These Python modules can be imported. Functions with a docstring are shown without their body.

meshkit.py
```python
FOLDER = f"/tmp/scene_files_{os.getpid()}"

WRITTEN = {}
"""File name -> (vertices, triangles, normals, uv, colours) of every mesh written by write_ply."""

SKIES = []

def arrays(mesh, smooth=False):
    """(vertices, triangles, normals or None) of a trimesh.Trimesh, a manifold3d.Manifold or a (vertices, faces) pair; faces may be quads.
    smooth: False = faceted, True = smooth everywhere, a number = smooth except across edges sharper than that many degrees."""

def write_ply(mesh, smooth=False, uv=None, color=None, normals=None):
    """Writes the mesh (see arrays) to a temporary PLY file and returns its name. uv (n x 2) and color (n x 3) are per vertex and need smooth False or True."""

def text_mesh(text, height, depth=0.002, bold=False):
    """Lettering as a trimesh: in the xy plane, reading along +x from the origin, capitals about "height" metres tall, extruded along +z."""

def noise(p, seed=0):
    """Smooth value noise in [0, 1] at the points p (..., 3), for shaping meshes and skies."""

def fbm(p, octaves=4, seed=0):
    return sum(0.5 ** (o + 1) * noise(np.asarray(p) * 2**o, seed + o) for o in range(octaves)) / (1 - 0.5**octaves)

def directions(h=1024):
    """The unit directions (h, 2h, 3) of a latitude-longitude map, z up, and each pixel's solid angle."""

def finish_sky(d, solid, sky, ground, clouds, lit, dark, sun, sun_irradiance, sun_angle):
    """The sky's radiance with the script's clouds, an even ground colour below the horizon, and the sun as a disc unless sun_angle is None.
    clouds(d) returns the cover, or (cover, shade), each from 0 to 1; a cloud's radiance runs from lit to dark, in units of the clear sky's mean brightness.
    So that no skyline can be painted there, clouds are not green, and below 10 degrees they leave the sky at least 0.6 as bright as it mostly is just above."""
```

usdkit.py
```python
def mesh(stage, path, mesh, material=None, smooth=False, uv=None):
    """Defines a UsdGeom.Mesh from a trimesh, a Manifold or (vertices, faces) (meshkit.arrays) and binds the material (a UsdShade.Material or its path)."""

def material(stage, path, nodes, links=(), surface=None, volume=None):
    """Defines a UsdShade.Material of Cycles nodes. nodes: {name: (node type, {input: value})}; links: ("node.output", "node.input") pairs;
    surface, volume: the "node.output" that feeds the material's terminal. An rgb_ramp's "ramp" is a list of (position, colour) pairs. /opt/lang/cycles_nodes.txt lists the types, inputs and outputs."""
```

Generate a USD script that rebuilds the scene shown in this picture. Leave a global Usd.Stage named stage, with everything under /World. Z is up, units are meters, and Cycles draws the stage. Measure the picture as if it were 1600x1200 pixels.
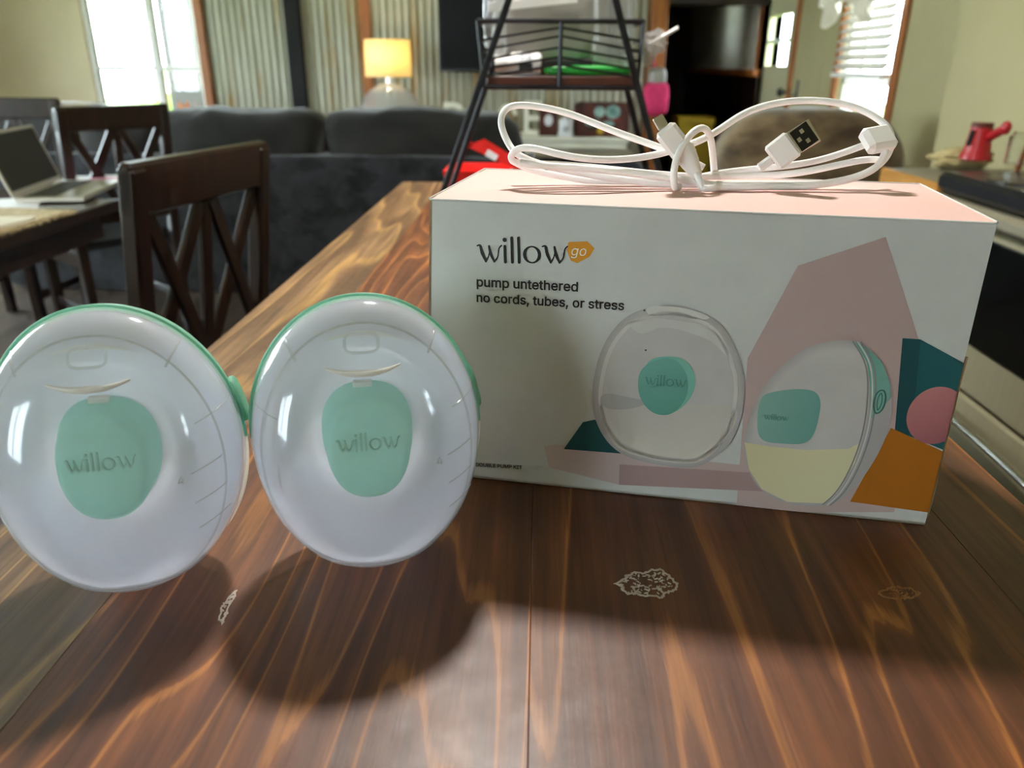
import math, random, numpy as np, trimesh, manifold3d, shapely, usdkit, meshkit
from shapely.geometry import Polygon, Point, LineString, MultiPolygon
from shapely import affinity
from shapely.ops import unary_union
from scipy.spatial import Delaunay
from scipy.interpolate import CubicSpline
from pxr import Usd, UsdGeom, UsdLux, UsdShade, Sdf, Gf, Vt

rng = np.random.default_rng(7)
stage = Usd.Stage.CreateInMemory()
UsdGeom.SetStageUpAxis(stage, UsdGeom.Tokens.z)
UsdGeom.SetStageMetersPerUnit(stage, 1.0)
UsdGeom.Xform.Define(stage, '/World')
UsdGeom.Scope.Define(stage, '/World/Looks')

# ---------------------------------------------------------------- camera, sky, lights
F, YAW, PITCH, ROLL = 1202.0, math.radians(1.85), 0.39441705, 0.00633001
TOP = 0.92                                   # island top
EYE = np.array([0, 0, TOP + 0.27])
_f = np.array([0, math.cos(PITCH), -math.sin(PITCH)]); _r = np.array([1.0, 0, 0]); _u = np.cross(_r, _f)
CR, CU, CF = _r * math.cos(ROLL) + _u * math.sin(ROLL), _u * math.cos(ROLL) - _r * math.sin(ROLL), _f
_Z = np.array([[math.cos(YAW), -math.sin(YAW), 0], [math.sin(YAW), math.cos(YAW), 0], [0, 0, 1]])
CR, CU, CF = _Z @ CR, _Z @ CU, _Z @ CF
cam = UsdGeom.Camera.Define(stage, '/World/camera')
cam.AddTransformOp().Set(Gf.Matrix4d(*CR, 0, *CU, 0, *(-CF), 0, *EYE, 1))
cam.CreateHorizontalApertureAttr(36.0); cam.CreateVerticalApertureAttr(27.0)
cam.CreateFocalLengthAttr(36.0 * F / 1600); cam.CreateClippingRangeAttr(Gf.Vec2f(0.01, 200))
cam.CreateFStopAttr(8.0); cam.CreateFocusDistanceAttr(0.475)
cam.CreateExposureAttr(0.52)

dome = UsdLux.DomeLight.Define(stage, '/World/sky')
dome.CreateIntensityAttr(5.0); dome.CreateColorAttr(Gf.Vec3f(0.80, 0.91, 1.0))
CEIL = 2.5
LAMP = (-0.12, 1.42, CEIL - 0.10)
lamp = UsdLux.DiskLight.Define(stage, '/World/ceiling_lamp_light')
lamp.AddTranslateOp().Set(LAMP); lamp.CreateRadiusAttr(0.085)
lamp.CreateIntensityAttr(430.0); lamp.CreateColorAttr(Gf.Vec3f(1.0, 0.95, 0.88))

# ---------------------------------------------------------------- helpers
def ray(px, py): return CF + CR * (px - 800) / F - CU * (py - 600) / F
def at_z(px, py, z): d = ray(px, py); return EYE + d * ((z - EYE[2]) / d[2])
def at_y(px, py, y): d = ray(px, py); return EYE + d * ((y - EYE[1]) / d[1])
def at_x(px, py, x): d = ray(px, py); return EYE + d * ((x - EYE[0]) / d[0])
def at_plane(px, py, p0, n): d = ray(px, py); return EYE + d * (np.dot(np.asarray(p0) - EYE, n) / np.dot(d, n))

def C(h):
    h = h.lstrip('#'); c = np.array([int(h[i:i + 2], 16) for i in (0, 2, 4)]) / 255.0
    return tuple(np.where(c < 0.04045, c / 12.92, ((c + 0.055) / 1.055) ** 2.4))

used = {}
def numbered(path):
    if path not in used: used[path] = 0; return path
    used[path] += 1; return f'{path}_{used[path]:03d}'

origin = {}
def tag(o, label=None, cat=None, group=None, kind=None):
    p = o.GetPrim() if hasattr(o, 'GetPrim') else o
    for k, v in (('label', label), ('category', cat), ('group', group), ('kind', kind)):
        if v: p.SetCustomDataByKey(k, v)
    return o

def thing(name, label=None, cat=None, loc=(0, 0, 0), rotz=0, group=None, kind=None, tilt=0):
    path = numbered('/World/' + name)
    x = UsdGeom.Xform.Define(stage, path)
    x.AddTranslateOp().Set(Gf.Vec3d(*map(float, loc)))
    if rotz: x.AddRotateZOp().Set(math.degrees(rotz))
    if tilt: x.AddRotateXOp().Set(math.degrees(tilt))
    origin[path] = None if (rotz or tilt) else np.array(loc, float)
    tag(x, label, cat, group, kind)
    return x

def cat_(ms):
    ms = [m for m in ms if m is not None]
    return ms[0] if len(ms) == 1 else trimesh.util.concatenate(ms)

def obj(name, mesh, mat, parent=None, smooth=False, local=False, label=None, kind=None, tint=None):
    """One mesh. parent: a thing or a part. Meshes are in world coordinates unless local."""
    if isinstance(mesh, list): mesh = cat_(mesh)
    if hasattr(mesh, 'to_mesh'):
        m = mesh.to_mesh(); mesh = trimesh.Trimesh(m.vert_properties[:, :3], m.tri_verts, process=False)
    pp = str(parent.GetPath()) if parent is not None else '/World'
    path = numbered(pp + '/' + name)
    o = origin.get(pp)
    origin[path] = np.zeros(3) if parent is None else o
    if o is not None and not local and np.any(o):
        mesh = mesh.copy(); mesh.apply_translation(-o)
    g = usdkit.mesh(stage, path, mesh, mat, smooth=smooth)
    if tint is not None:
        UsdGeom.PrimvarsAPI(g).CreatePrimvar('tint', Sdf.ValueTypeNames.Color3fArray, 'vertex').Set(Vt.Vec3fArray.FromNumpy(np.asarray(tint, np.float32)))
    if label or kind: tag(g, label, None, None, kind)
    return g

def single(name, mesh, mat, label, cat, smooth=False, group=None, kind=None):
    return tag(obj(name, mesh, mat, None, smooth), label, cat, group, kind)

def struct(name, mesh, mat, smooth=False):
    return tag(obj(name, mesh, mat, None, smooth), kind='structure')

def copy_of(root, loc, rotz, label, group=None):
    p = root.GetPrim()
    base = p.GetName()
    x = UsdGeom.Xform.Define(stage, numbered('/World/' + base))
    x.GetPrim().GetReferences().AddInternalReference(p.GetPath())
    x.GetPrim().SetInstanceable(True)
    x.ClearXformOpOrder()
    x.AddTranslateOp().Set(Gf.Vec3d(*map(float, loc))); x.AddRotateZOp().Set(math.degrees(rotz))
    d = p.GetCustomData()
    tag(x, label, d.get('category'), group or d.get('group'))
    return x

# shapes
def cbox(lo, hi, c=0.002):
    lo, hi = np.minimum(lo, hi).astype(float), np.maximum(lo, hi).astype(float)
    c = min(c, 0.45 * (hi - lo).min()); pts = []
    for i in np.ndindex(2, 2, 2):
        p = np.where(i, hi, lo); s = np.where(i, -1, 1) * c
        for k in range(3):
            q = p + s; q[k] = p[k]; pts.append(q)
    return trimesh.convex.convex_hull(np.array(pts))
def box(lo, hi):
    m = trimesh.creation.box(np.abs(np.subtract(hi, lo))); m.apply_translation((np.add(hi, lo)) / 2.0); return m
def frame_to(d, up=(0, 0, 1)):
    d = np.asarray(d, float); d = d / np.linalg.norm(d)
    s = np.cross(up, d)
    if np.linalg.norm(s) < 1e-6: s = np.cross((0, 1, 0), d)
    s = s / np.linalg.norm(s); t = np.cross(d, s)
    return s, t, d
def bar(p0, p1, w, h, c=0.002, up=(0, 0, 1)):
    """box from p0 to p1, w sideways, h along up"""
    p0, p1 = np.asarray(p0, float), np.asarray(p1, float)
    s, t, d = frame_to(p1 - p0, up); L = np.linalg.norm(p1 - p0)
    m = cbox((-w / 2, -h / 2, 0), (w / 2, h / 2, L), c)
    M = np.eye(4); M[:3, 0], M[:3, 1], M[:3, 2], M[:3, 3] = s, t, d, p0
    m.apply_transform(M); return m
def tube(pts, r, n=10, closed=False):
    P = np.asarray(pts, float); N = len(P)
    r = np.broadcast_to(r, N)
    T = np.gradient(P, axis=0) if not closed else np.roll(P, -1, 0) - np.roll(P, 1, 0)
    T /= np.linalg.norm(T, axis=1, keepdims=True) + 1e-12
    s = np.cross(T[0], (0, 0, 1)); 
    if np.linalg.norm(s) < 1e-3: s = np.cross(T[0], (0, 1, 0))
    s /= np.linalg.norm(s); V = []
    a = np.linspace(0, 2 * np.pi, n, endpoint=False)
    for i in range(N):
        s = s - T[i] * np.dot(s, T[i]); s /= np.linalg.norm(s); t = np.cross(T[i], s)
        V.append(P[i] + r[i] * (np.cos(a)[:, None] * s + np.sin(a)[:, None] * t))
    V = np.vstack(V); Fc = []
    for i in range(N if closed else N - 1):
        j = (i + 1) % N
        for k in range(n):
            k2 = (k + 1) % n
            Fc += [[i * n + k, i * n + k2, j * n + k2], [i * n + k, j * n + k2, j * n + k]]
    if not closed:
        V = np.vstack([V, P[0], P[-1]]); a0, a1 = N * n, N * n + 1
        for k in range(n):
            k2 = (k + 1) % n
            Fc += [[a0, k2, k], [a1, (N - 1) * n + k, (N - 1) * n + k2]]
    m = trimesh.Trimesh(V, Fc, process=False)
    return m
def spline(pts, n=120, closed=False):
    P = np.asarray(pts, float)
    if closed: P = np.vstack([P, P[0]])
    d = np.r_[0, np.cumsum(np.maximum(np.linalg.norm(np.diff(P, axis=0), axis=1), 1e-9) ** 0.6)]
    cs = CubicSpline(d, P, bc_type='periodic' if closed else 'natural')
    return cs(np.linspace(0, d[-1], n, endpoint=not closed))
def grid_mesh(V):
    """V (n, m, 3): open grid"""
    n, m = V.shape[:2]; i = np.arange(n * m).reshape(n, m)
    q = np.stack([i[:-1, :-1], i[:-1, 1:], i[1:, 1:], i[1:, :-1]], -1).reshape(-1, 4)
    return trimesh.Trimesh(V.reshape(-1, 3), np.vstack([q[:, :3], q[:, [0, 2, 3]]]), process=False)
def lathe(prof, n=32, loc=(0, 0, 0)):
    m = trimesh.creation.revolve(np.array(prof, float), sections=n); m.apply_translation(loc); return m
def polys(g): return [p for p in getattr(g, 'geoms', [g]) if p.geom_type == 'Polygon' and p.area > 0]
def extr(g, h): return cat_([trimesh.creation.extrude_polygon(p, h, engine='earcut') for p in polys(g)])
def blob(seed, r, loc, scale=(1, 1, 1), amp=0.25, freq=2.0, sub=3):
    m = trimesh.creation.icosphere(sub, 1.0); v = m.vertices
    k = 1 + amp * (meshkit.fbm(v * freq + 7.3 * seed, 3, seed) - 0.5) * 2
    m.vertices = v * k[:, None] * r * np.array(scale) + np.array(loc); return m
def pillow(sx, sy, sz, e=0.35, nu=40, nv=24, seed=0, amp=0.0, freq=6):
    """superellipsoid cushion, full sizes"""
    th = np.linspace(0, 2 * np.pi, nu, endpoint=False); ph = np.linspace(-np.pi / 2, np.pi / 2, nv)
    p = lambda x: np.sign(x) * np.abs(x) ** e
    T, Pq = np.meshgrid(th, ph)
    V = np.stack([p(np.cos(T)) * p(np.cos(Pq)) * sx / 2, p(np.sin(T)) * p(np.cos(Pq)) * sy / 2, p(np.sin(Pq)) * sz / 2], -1)
    if amp: V = V + amp * (meshkit.fbm(V * freq + seed * 3.1, 3, seed) - 0.5)[..., None] * 2 * V / (np.linalg.norm(V, axis=-1, keepdims=True) + 1e-9)
    V = np.concatenate([V, V[:, :1]], 1)
    m = grid_mesh(V); m.merge_vertices(); return m
def place(m, R=None, loc=(0, 0, 0)):
    M = np.eye(4)
    if R is not None: M[:3, :3] = R
    M[:3, 3] = loc; m = m.copy(); m.apply_transform(M); return m
def rz(a): return np.array([[math.cos(a), -math.sin(a), 0], [math.sin(a), math.cos(a), 0], [0, 0, 1]])
def rx(a): return np.array([[1, 0, 0], [0, math.cos(a), -math.sin(a)], [0, math.sin(a), math.cos(a)]])
def ry(a): return np.array([[math.cos(a), 0, math.sin(a)], [0, 1, 0], [-math.sin(a), 0, math.cos(a)]])

# materials
def L(name): return '/World/Looks/' + name
def pm(name, color, rough=0.5, **kw):
    return usdkit.material(stage, L(name), {'p': ('principled_bsdf', {'base_color': color, 'roughness': rough, **kw})}, surface='p.BSDF')
def noisy(name, c1, c2, scale=8.0, stretch=(1, 1, 1), rough=0.6, bump=0.0, bdist=0.002, detail=4.0, lo=0.35, hi=0.65, coord='geometry.position', bscale=None, **kw):
    nd = {'g': ('geometry' if coord.startswith('geometry') else 'texture_coordinate', {}), 'm': ('mapping', {'scale': stretch}),
          'n': ('noise_texture', {'scale': scale, 'detail': detail}), 'r': ('rgb_ramp', {'ramp': [(0, c1), (lo, c1), (hi, c2), (1, c2)]}),
          'p': ('principled_bsdf', {'roughness': rough, **kw})}
    ln = [('g.' + coord.split('.')[1], 'm.vector'), ('m.vector', 'n.vector'), ('n.fac', 'r.fac'), ('r.color', 'p.base_color')]
    if bump:
        nd['b'] = ('bump', {'strength': bump, 'distance': bdist}); ln += [('b.normal', 'p.normal')]
        if bscale:
            nd['n2'] = ('noise_texture', {'scale': bscale, 'detail': 3.0}); ln += [('m.vector', 'n2.vector'), ('n2.fac', 'b.height')]
        else: ln += [('n.fac', 'b.height')]
    return usdkit.material(stage, L(name), nd, ln, surface='p.BSDF')

def board_wood(name, off, dark, mid, light, rings=9.0, across=5.0, along=0.55, rough=0.46, gain=1.1, coat=0.1):
    """flat-sawn stained pine: the growth rings are the contour lines of a noise stretched along the board (world y)"""
    nd = {'g': ('geometry', {}),
          'm': ('mapping', {'scale': (across, along, across), 'location': off}),
          'n': ('noise_texture', {'scale': 1.0, 'detail': 2.2, 'roughness': 0.5, 'distortion': 0.15}),
          'k': ('math', {'math_type': 'multiply_add', 'value2': rings}), 'k2': ('math', {'math_type': 'multiply', 'value2': 0.22}),
          'fr': ('math', {'math_type': 'fraction'}),
          'r': ('rgb_ramp', {'ramp': [(0, light), (0.05, light), (0.075, mid), (0.14, dark), (0.5, dark), (0.8, mid), (0.93, mid), (1, light)]}),
          # fibre streaks
          'm2': ('mapping', {'scale': (160, 5.5, 160), 'location': off}), 'n2': ('noise_texture', {'scale': 1.0, 'detail': 4.0, 'roughness': 0.65}),
          'mr2': ('map_range', {'from_min': 0.3, 'from_max': 0.72, 'to_min': 0.55, 'to_max': 1.3}),
          'mul': ('mix_color', {'blend_type': 'multiply', 'fac': 1.0, 'use_clamp_result': False}),
          # worn mottling
          'm3': ('mapping', {'scale': (14, 4.0, 14), 'location': off}), 'n3': ('noise_texture', {'scale': 1.0, 'detail': 4.0}),
          'mr3': ('map_range', {'from_min': 0.3, 'from_max': 0.7, 'to_min': 0.7 * gain, 'to_max': 1.25 * gain}),
          'mul3': ('mix_color', {'blend_type': 'multiply', 'fac': 1.0, 'use_clamp_result': False}),
          'cc': ('combine_color', {}), 'cc3': ('combine_color', {}),
          'm4': ('mapping', {'scale': (60, 60, 60), 'location': off}), 'n4': ('noise_texture', {'scale': 1.0, 'detail': 5.0, 'roughness': 0.6}),
          'rr': ('map_range', {'from_min': 0.3, 'from_max': 0.7, 'to_min': rough - 0.02, 'to_max': rough + 0.06}),
          'b': ('bump', {'strength': 0.28, 'distance': 0.0006}), 'ad': ('math', {'math_type': 'add'}),
          'p': ('principled_bsdf', {'specular_ior_level': 0.38, 'coat_weight': coat, 'coat_roughness': 0.3})}
    ln = [('g.position', 'm.vector'), ('m.vector', 'n.vector'), ('n.fac', 'k.value1'), ('n2.fac', 'k2.value1'), ('k2.value', 'k.value3'), ('k.value', 'fr.value1'), ('fr.value', 'r.fac'),
          ('g.position', 'm2.vector'), ('m2.vector', 'n2.vector'), ('n2.fac', 'mr2.value'), ('mr2.result', 'cc.r'), ('mr2.result', 'cc.g'), ('mr2.result', 'cc.b'),
          ('g.position', 'm3.vector'), ('m3.vector', 'n3.vector'), ('n3.fac', 'mr3.value'), ('mr3.result', 'cc3.r'), ('mr3.result', 'cc3.g'), ('mr3.result', 'cc3.b'),
          ('r.color', 'mul.a'), ('cc.color', 'mul.b'), ('mul.result', 'mul3.a'), ('cc3.color', 'mul3.b'), ('mul3.result', 'p.base_color'),
          ('g.position', 'm4.vector'), ('m4.vector', 'n4.vector'), ('n4.fac', 'rr.value'), ('rr.result', 'p.roughness'),
          ('n2.fac', 'ad.value1'), ('n4.fac', 'ad.value2'), ('ad.value', 'b.height'), ('b.normal', 'p.normal')]
    return usdkit.material(stage, L(name), nd, ln, surface='p.BSDF')

BD = [C('#5d3520'), C('#724325'), C('#986030')]
M = {}
M['board_a'] = board_wood('board_a', (3.1, 0.4, 0), C('#654a32'), C('#7d6042'), C('#9c7848'), rings=13, across=7, along=0.6, rough=0.5)
M['board_b'] = board_wood('board_b', (0.35, 2.2, 0), *BD, rings=25, across=6, along=0.8, coat=0.12)
M['board_c'] = board_wood('board_c', (8.2, 5.1, 0), *BD, rings=27, across=6, along=0.45, coat=0.12)
M['board_d'] = board_wood('board_d', (5.7, 7.7, 0), C('#5a3722'), C('#70452a'), C('#a06230'), rings=20, along=0.4)
M['dark_wood'] = noisy('dark_wood', C('#150906'), C('#27120a'), 6, (6, 6, 1.2), 0.32, 0.15, 0.001, coat_weight=0.3, coat_roughness=0.2)
M['espresso'] = noisy('espresso', C('#150b08'), C('#24130c'), 6, (6, 6, 1.2), 0.4)
M['trim_wood'] = noisy('trim_wood', C('#8a4d1e'), C('#b06a2c'), 5, (9, 9, 0.8), 0.5, 0.1)
M['oak_edge'] = noisy('oak_edge', C('#9a6a2a'), C('#b98338'), 6, (3, 1, 12), 0.45)
M['cream_wall'] = noisy('cream_wall', C('#d2c3a2'), C('#d8c9a8'), 3, (1, 1, 1), 0.85, 0.05, 0.0006, bscale=300)
M['kitchen_wall'] = noisy('kitchen_wall', C('#a89f77'), C('#aea57c'), 2, (1, 1, 1), 0.7, 0.05, 0.0006, bscale=200)
M['ceiling'] = noisy('ceiling_paint', C('#d8d2c4'), C('#dfdacd'), 4, (1, 1, 1), 0.9)
M['floor'] = noisy('floor_laminate', C('#352b25'), C('#4f433a'), 2.0, (9, 0.7, 1), 0.4, 0.1)
M['galv'] = usdkit.material(stage, L('galvanized'), {
    'g': ('geometry', {}), 'm': ('mapping', {'scale': (7, 7, 0.9)}), 'n': ('noise_texture', {'scale': 1.0, 'detail': 5.0, 'roughness': 0.6}),
    'r': ('rgb_ramp', {'ramp': [(0, C('#8b8b7e')), (0.42, C('#aeab98')), (0.56, C('#a09d88')), (0.64, C('#a3875a')), (0.74, C('#99632e')), (1, C('#7f4a20'))]}),
    'p': ('principled_bsdf', {'roughness': 0.6, 'metallic': 0.15})},
    [('g.position', 'm.vector'), ('m.vector', 'n.vector'), ('n.fac', 'r.fac'), ('r.color', 'p.base_color')], surface='p.BSDF')
M['sofa'] = noisy('sofa_plush', C('#060608'), C('#232226'), 7, (1, 1, 1.4), 0.95, 0.8, 0.03, lo=0.4, hi=0.52, sheen_weight=0.25)
M['sofa_cushion'] = noisy('sofa_cushion_plush', C('#15120f'), C('#211d1a'), 6, (1, 1, 1.4), 0.95, 0.5, 0.012, sheen_weight=0.3)
M['brown_plush'] = noisy('brown_plush', C('#4a3a28'), C('#8a7558'), 6, (1, 1, 2.0), 0.95, 0.6, 0.02, sheen_weight=0.4)
M['black'] = pm('black_plastic', C('#0b0b0c'), 0.3)
M['black_soft'] = noisy('black_soft', C('#0d0c0c'), C('#171413'), 6, (1, 1, 1), 0.85)
M['tv'] = pm('tv_screen', (0.004, 0.004, 0.005), 0.4, specular_ior_level=0.15)
M['door_paint'] = noisy('door_paint', C('#bdb892'), C('#c3be98'), 4, (1, 1, 1), 0.5)
M['steel_rod'] = noisy('steel_rod', C('#26272a'), C('#33343a'), 30, (1, 1, 1), 0.35, metallic=0.6)
M['steel'] = noisy('brushed_steel', C('#b9b29c'), C('#c6bfa9'), 8, (1, 40, 1), 0.35, metallic=0.7)
M['olive_steel'] = noisy('olive_enamel', C('#a39b80'), C('#aca488'), 8, (1, 30, 1), 0.4, metallic=0.3)
M['stove_black'] = pm('stove_black', C('#15161a'), 0.28)
M['stove_glass'] = pm('oven_glass', C('#0d0f0e'), 0.1)
M['chrome'] = pm('chrome', C('#cfcdc6'), 0.18, metallic=1.0)
M['white_paint'] = noisy('white_paint', C('#e2e0da'), C('#ebe9e3'), 5, (1, 1, 1), 0.45)
M['slat_paint'] = noisy('slat_paint', C('#918a80'), C('#9a9389'), 5, (1, 1, 1), 0.5)
M['laminate'] = noisy('laminate', C('#6a6557'), C('#7a7464'), 30, (1, 1, 1), 0.35)
M['white_plastic'] = pm('white_plastic', C('#ece9e6'), 0.35)
M['shelf_wood'] = noisy('shelf_wood', C('#4e2419'), C('#6b3424'), 20, (1, 6, 6), 0.4)
M['cable'] = pm('cable_rubber', C('#fbfafa'), 0.42, subsurface_weight=0.15, subsurface_radius=(0.002, 0.002, 0.002), subsurface_scale=0.5)
M['carton_white'] = noisy('carton_white', C('#cbcac8'), C('#d0cfcd'), 40, (1, 1, 1), 0.62, 0.06, 0.0002, bscale=900)
M['carton_pink'] = noisy('carton_pink', C('#e8c0b9'), C('#ecc6bf'), 12, (1, 1, 1), 0.6)
M['carton_raw'] = noisy('carton_raw', C('#9c8468'), C('#ab9375'), 60, (1, 1, 1), 0.9)
M['ink'] = pm('black_ink', C('#16161a'), 0.5)
M['orange_ink'] = pm('orange_ink', C('#dc951f'), 0.5)
M['white_ink'] = pm('white_ink', C('#f3ece0'), 0.5)
M['print'] = usdkit.material(stage, L('printed_picture'), {'a': ('attribute', {}), 'p': ('principled_bsdf', {'roughness': 0.55})}, [('a.color', 'p.base_color')], surface='p.BSDF')
UsdShade.Shader.Get(stage, L('printed_picture') + '/a').CreateInput('attribute', Sdf.ValueTypeNames.String).Set('tint')
M['mint'] = noisy('mint_plastic', C('#9fd3c5'), C('#a3d6c8'), 30, (1, 1, 1), 0.42, coord='texture_coordinate.object')
M['mint_deep'] = pm('mint_rim', C('#74bfa5'), 0.4)
def milky(name, c, f): return usdkit.material(stage, L(name), {'d': ('principled_bsdf', {'base_color': c, 'roughness': 0.4}), 't': ('translucent_bsdf', {'color': c}), 'm': ('mix_closure', {'fac': f})}, [('d.BSDF', 'm.closure1'), ('t.BSDF', 'm.closure2')], surface='m.closure')
M['mint_deep'] = milky('mint_rim_translucent', C('#a6dcc8'), 0.5)
M['mint_glow'] = milky('mint_cap', C('#bdeee2'), 0.5)
M['cream_plastic'] = usdkit.material(stage, L('cream_translucent'), {'d': ('principled_bsdf', {'base_color': C('#f4eee0'), 'roughness': 0.4}), 't': ('translucent_bsdf', {'color': C('#f8f5ee')}), 'c': ('transparent_bsdf', {'color': (1, 1, 1)}), 'm': ('mix_closure', {'fac': 0.6}), 'm2': ('mix_closure', {'fac': 0.45})},
    [('d.BSDF', 'm.closure1'), ('t.BSDF', 'm.closure2'), ('m.closure', 'm2.closure1'), ('c.BSDF', 'm2.closure2')], surface='m2.closure')
M['cream_solid'] = pm('cream_plastic', C('#e9e0cc'), 0.4)
M['milky'] = usdkit.material(stage, L('milky_liner'), {
    'd': ('principled_bsdf', {'base_color': C('#e2e4f4'), 'roughness': 0.5}), 't': ('translucent_bsdf', {'color': C('#eaecfb')}),
    'm': ('mix_closure', {'fac': 0.6})}, [('d.BSDF', 'm.closure1'), ('t.BSDF', 'm.closure2')], surface='m.closure')
M['shell'] = usdkit.material(stage, L('clear_shell'), {
    'lw': ('layer_weight', {'blend': 0.35}), 'mr': ('map_range', {'from_min': 0.0, 'from_max': 1.0, 'to_min': 0.12, 'to_max': 0.7, 'clamp': True}),
    'tr': ('transparent_bsdf', {'color': (0.97, 0.975, 0.98)}), 'd': ('diffuse_bsdf', {'color': C('#e4e5ec')}), 't': ('translucent_bsdf', {'color': C('#e8e9ee')}),
    'dt': ('mix_closure', {'fac': 0.5}), 'm1': ('mix_closure', {}), 'lwf': ('layer_weight', {'blend': 0.5}), 'p5': ('math', {'math_type': 'power', 'value2': 5.0}), 'fr': ('math', {'math_type': 'multiply_add', 'value2': 0.95, 'value3': 0.045}), 'gl': ('glossy_bsdf', {'color': (1, 1, 1), 'roughness': 0.09}), 'm2': ('mix_closure', {})},
    [('lw.facing', 'mr.value'), ('mr.result', 'm1.fac'), ('d.BSDF', 'dt.closure1'), ('t.BSDF', 'dt.closure2'), ('tr.BSDF', 'm1.closure1'), ('dt.closure', 'm1.closure2'),
     ('lwf.facing', 'p5.value1'), ('p5.value', 'fr.value1'), ('fr.value', 'm2.fac'), ('m1.closure', 'm2.closure1'), ('gl.BSDF', 'm2.closure2')], surface='m2.closure')
M['pane'] = usdkit.material(stage, L('window_pane'), {
    'lwf': ('layer_weight', {'blend': 0.5}), 'p5': ('math', {'math_type': 'power', 'value2': 5.0}), 'fr': ('math', {'math_type': 'multiply_add', 'value2': 0.95, 'value3': 0.045}), 'tr': ('transparent_bsdf', {'color': (0.96, 0.98, 0.97)}), 'gl': ('glossy_bsdf', {'roughness': 0.02, 'color': (1, 1, 1)}), 'm': ('mix_closure', {})},
    [('lwf.facing', 'p5.value1'), ('p5.value', 'fr.value1'), ('fr.value', 'm.fac'), ('tr.BSDF', 'm.closure1'), ('gl.BSDF', 'm.closure2')], surface='m.closure')
M['clear_film'] = usdkit.material(stage, L('clear_film'), {
    'lwf': ('layer_weight', {'blend': 0.5}), 'p5': ('math', {'math_type': 'power', 'value2': 5.0}), 'fr': ('math', {'math_type': 'multiply_add', 'value2': 0.95, 'value3': 0.045}), 'tr': ('transparent_bsdf', {'color': (0.9, 0.91, 0.91)}), 'gl': ('glossy_bsdf', {'roughness': 0.08, 'color': (1, 1, 1)}), 'd': ('diffuse_bsdf', {'color': (0.75, 0.75, 0.76)}),
    'md': ('mix_closure', {'fac': 0.25}), 'm': ('mix_closure', {})},
    [('tr.BSDF', 'md.closure1'), ('d.BSDF', 'md.closure2'), ('lwf.facing', 'p5.value1'), ('p5.value', 'fr.value1'), ('fr.value', 'm.fac'), ('md.closure', 'm.closure1'), ('gl.BSDF', 'm.closure2')], surface='m.closure')
M['glass'] = pm('clear_glass', (0.95, 0.97, 0.96), 0.03, transmission_weight=1.0, ior=1.45)
M['grey_foil'] = noisy('grey_foil', C('#8b8680'), C('#a39d96'), 9, (1, 1, 1), 0.4, 0.4, 0.006, metallic=0.25)
M['green'] = pm('green_packet', C('#1f9a36'), 0.4)
M['red'] = pm('red_plastic', C('#e0211c'), 0.38)
M['dark_red'] = pm('dark_red', C('#a01820'), 0.35)
M['pink'] = noisy('pink_fabric', C('#d22b62'), C('#e23a72'), 40, (1, 1, 1), 0.8)
M['alu'] = pm('aluminium', C('#c9c3b4'), 0.35, metallic=0.6)
M['screen'] = pm('laptop_screen', C('#25231a'), 0.6)
M['keys'] = pm('keyboard_dark', C('#3b3a36'), 0.6)
M['paper'] = noisy('paper', C('#e2e2e6'), C('#ebebee'), 20, (1, 1, 1), 0.8)
M['pink_paper'] = pm('pink_paper', C('#e79ab4'), 0.8)
M['burlap'] = noisy('burlap', C('#a58f68'), C('#cdbd98'), 60, (1, 1, 1), 0.95, 0.3, 0.002)
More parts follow.
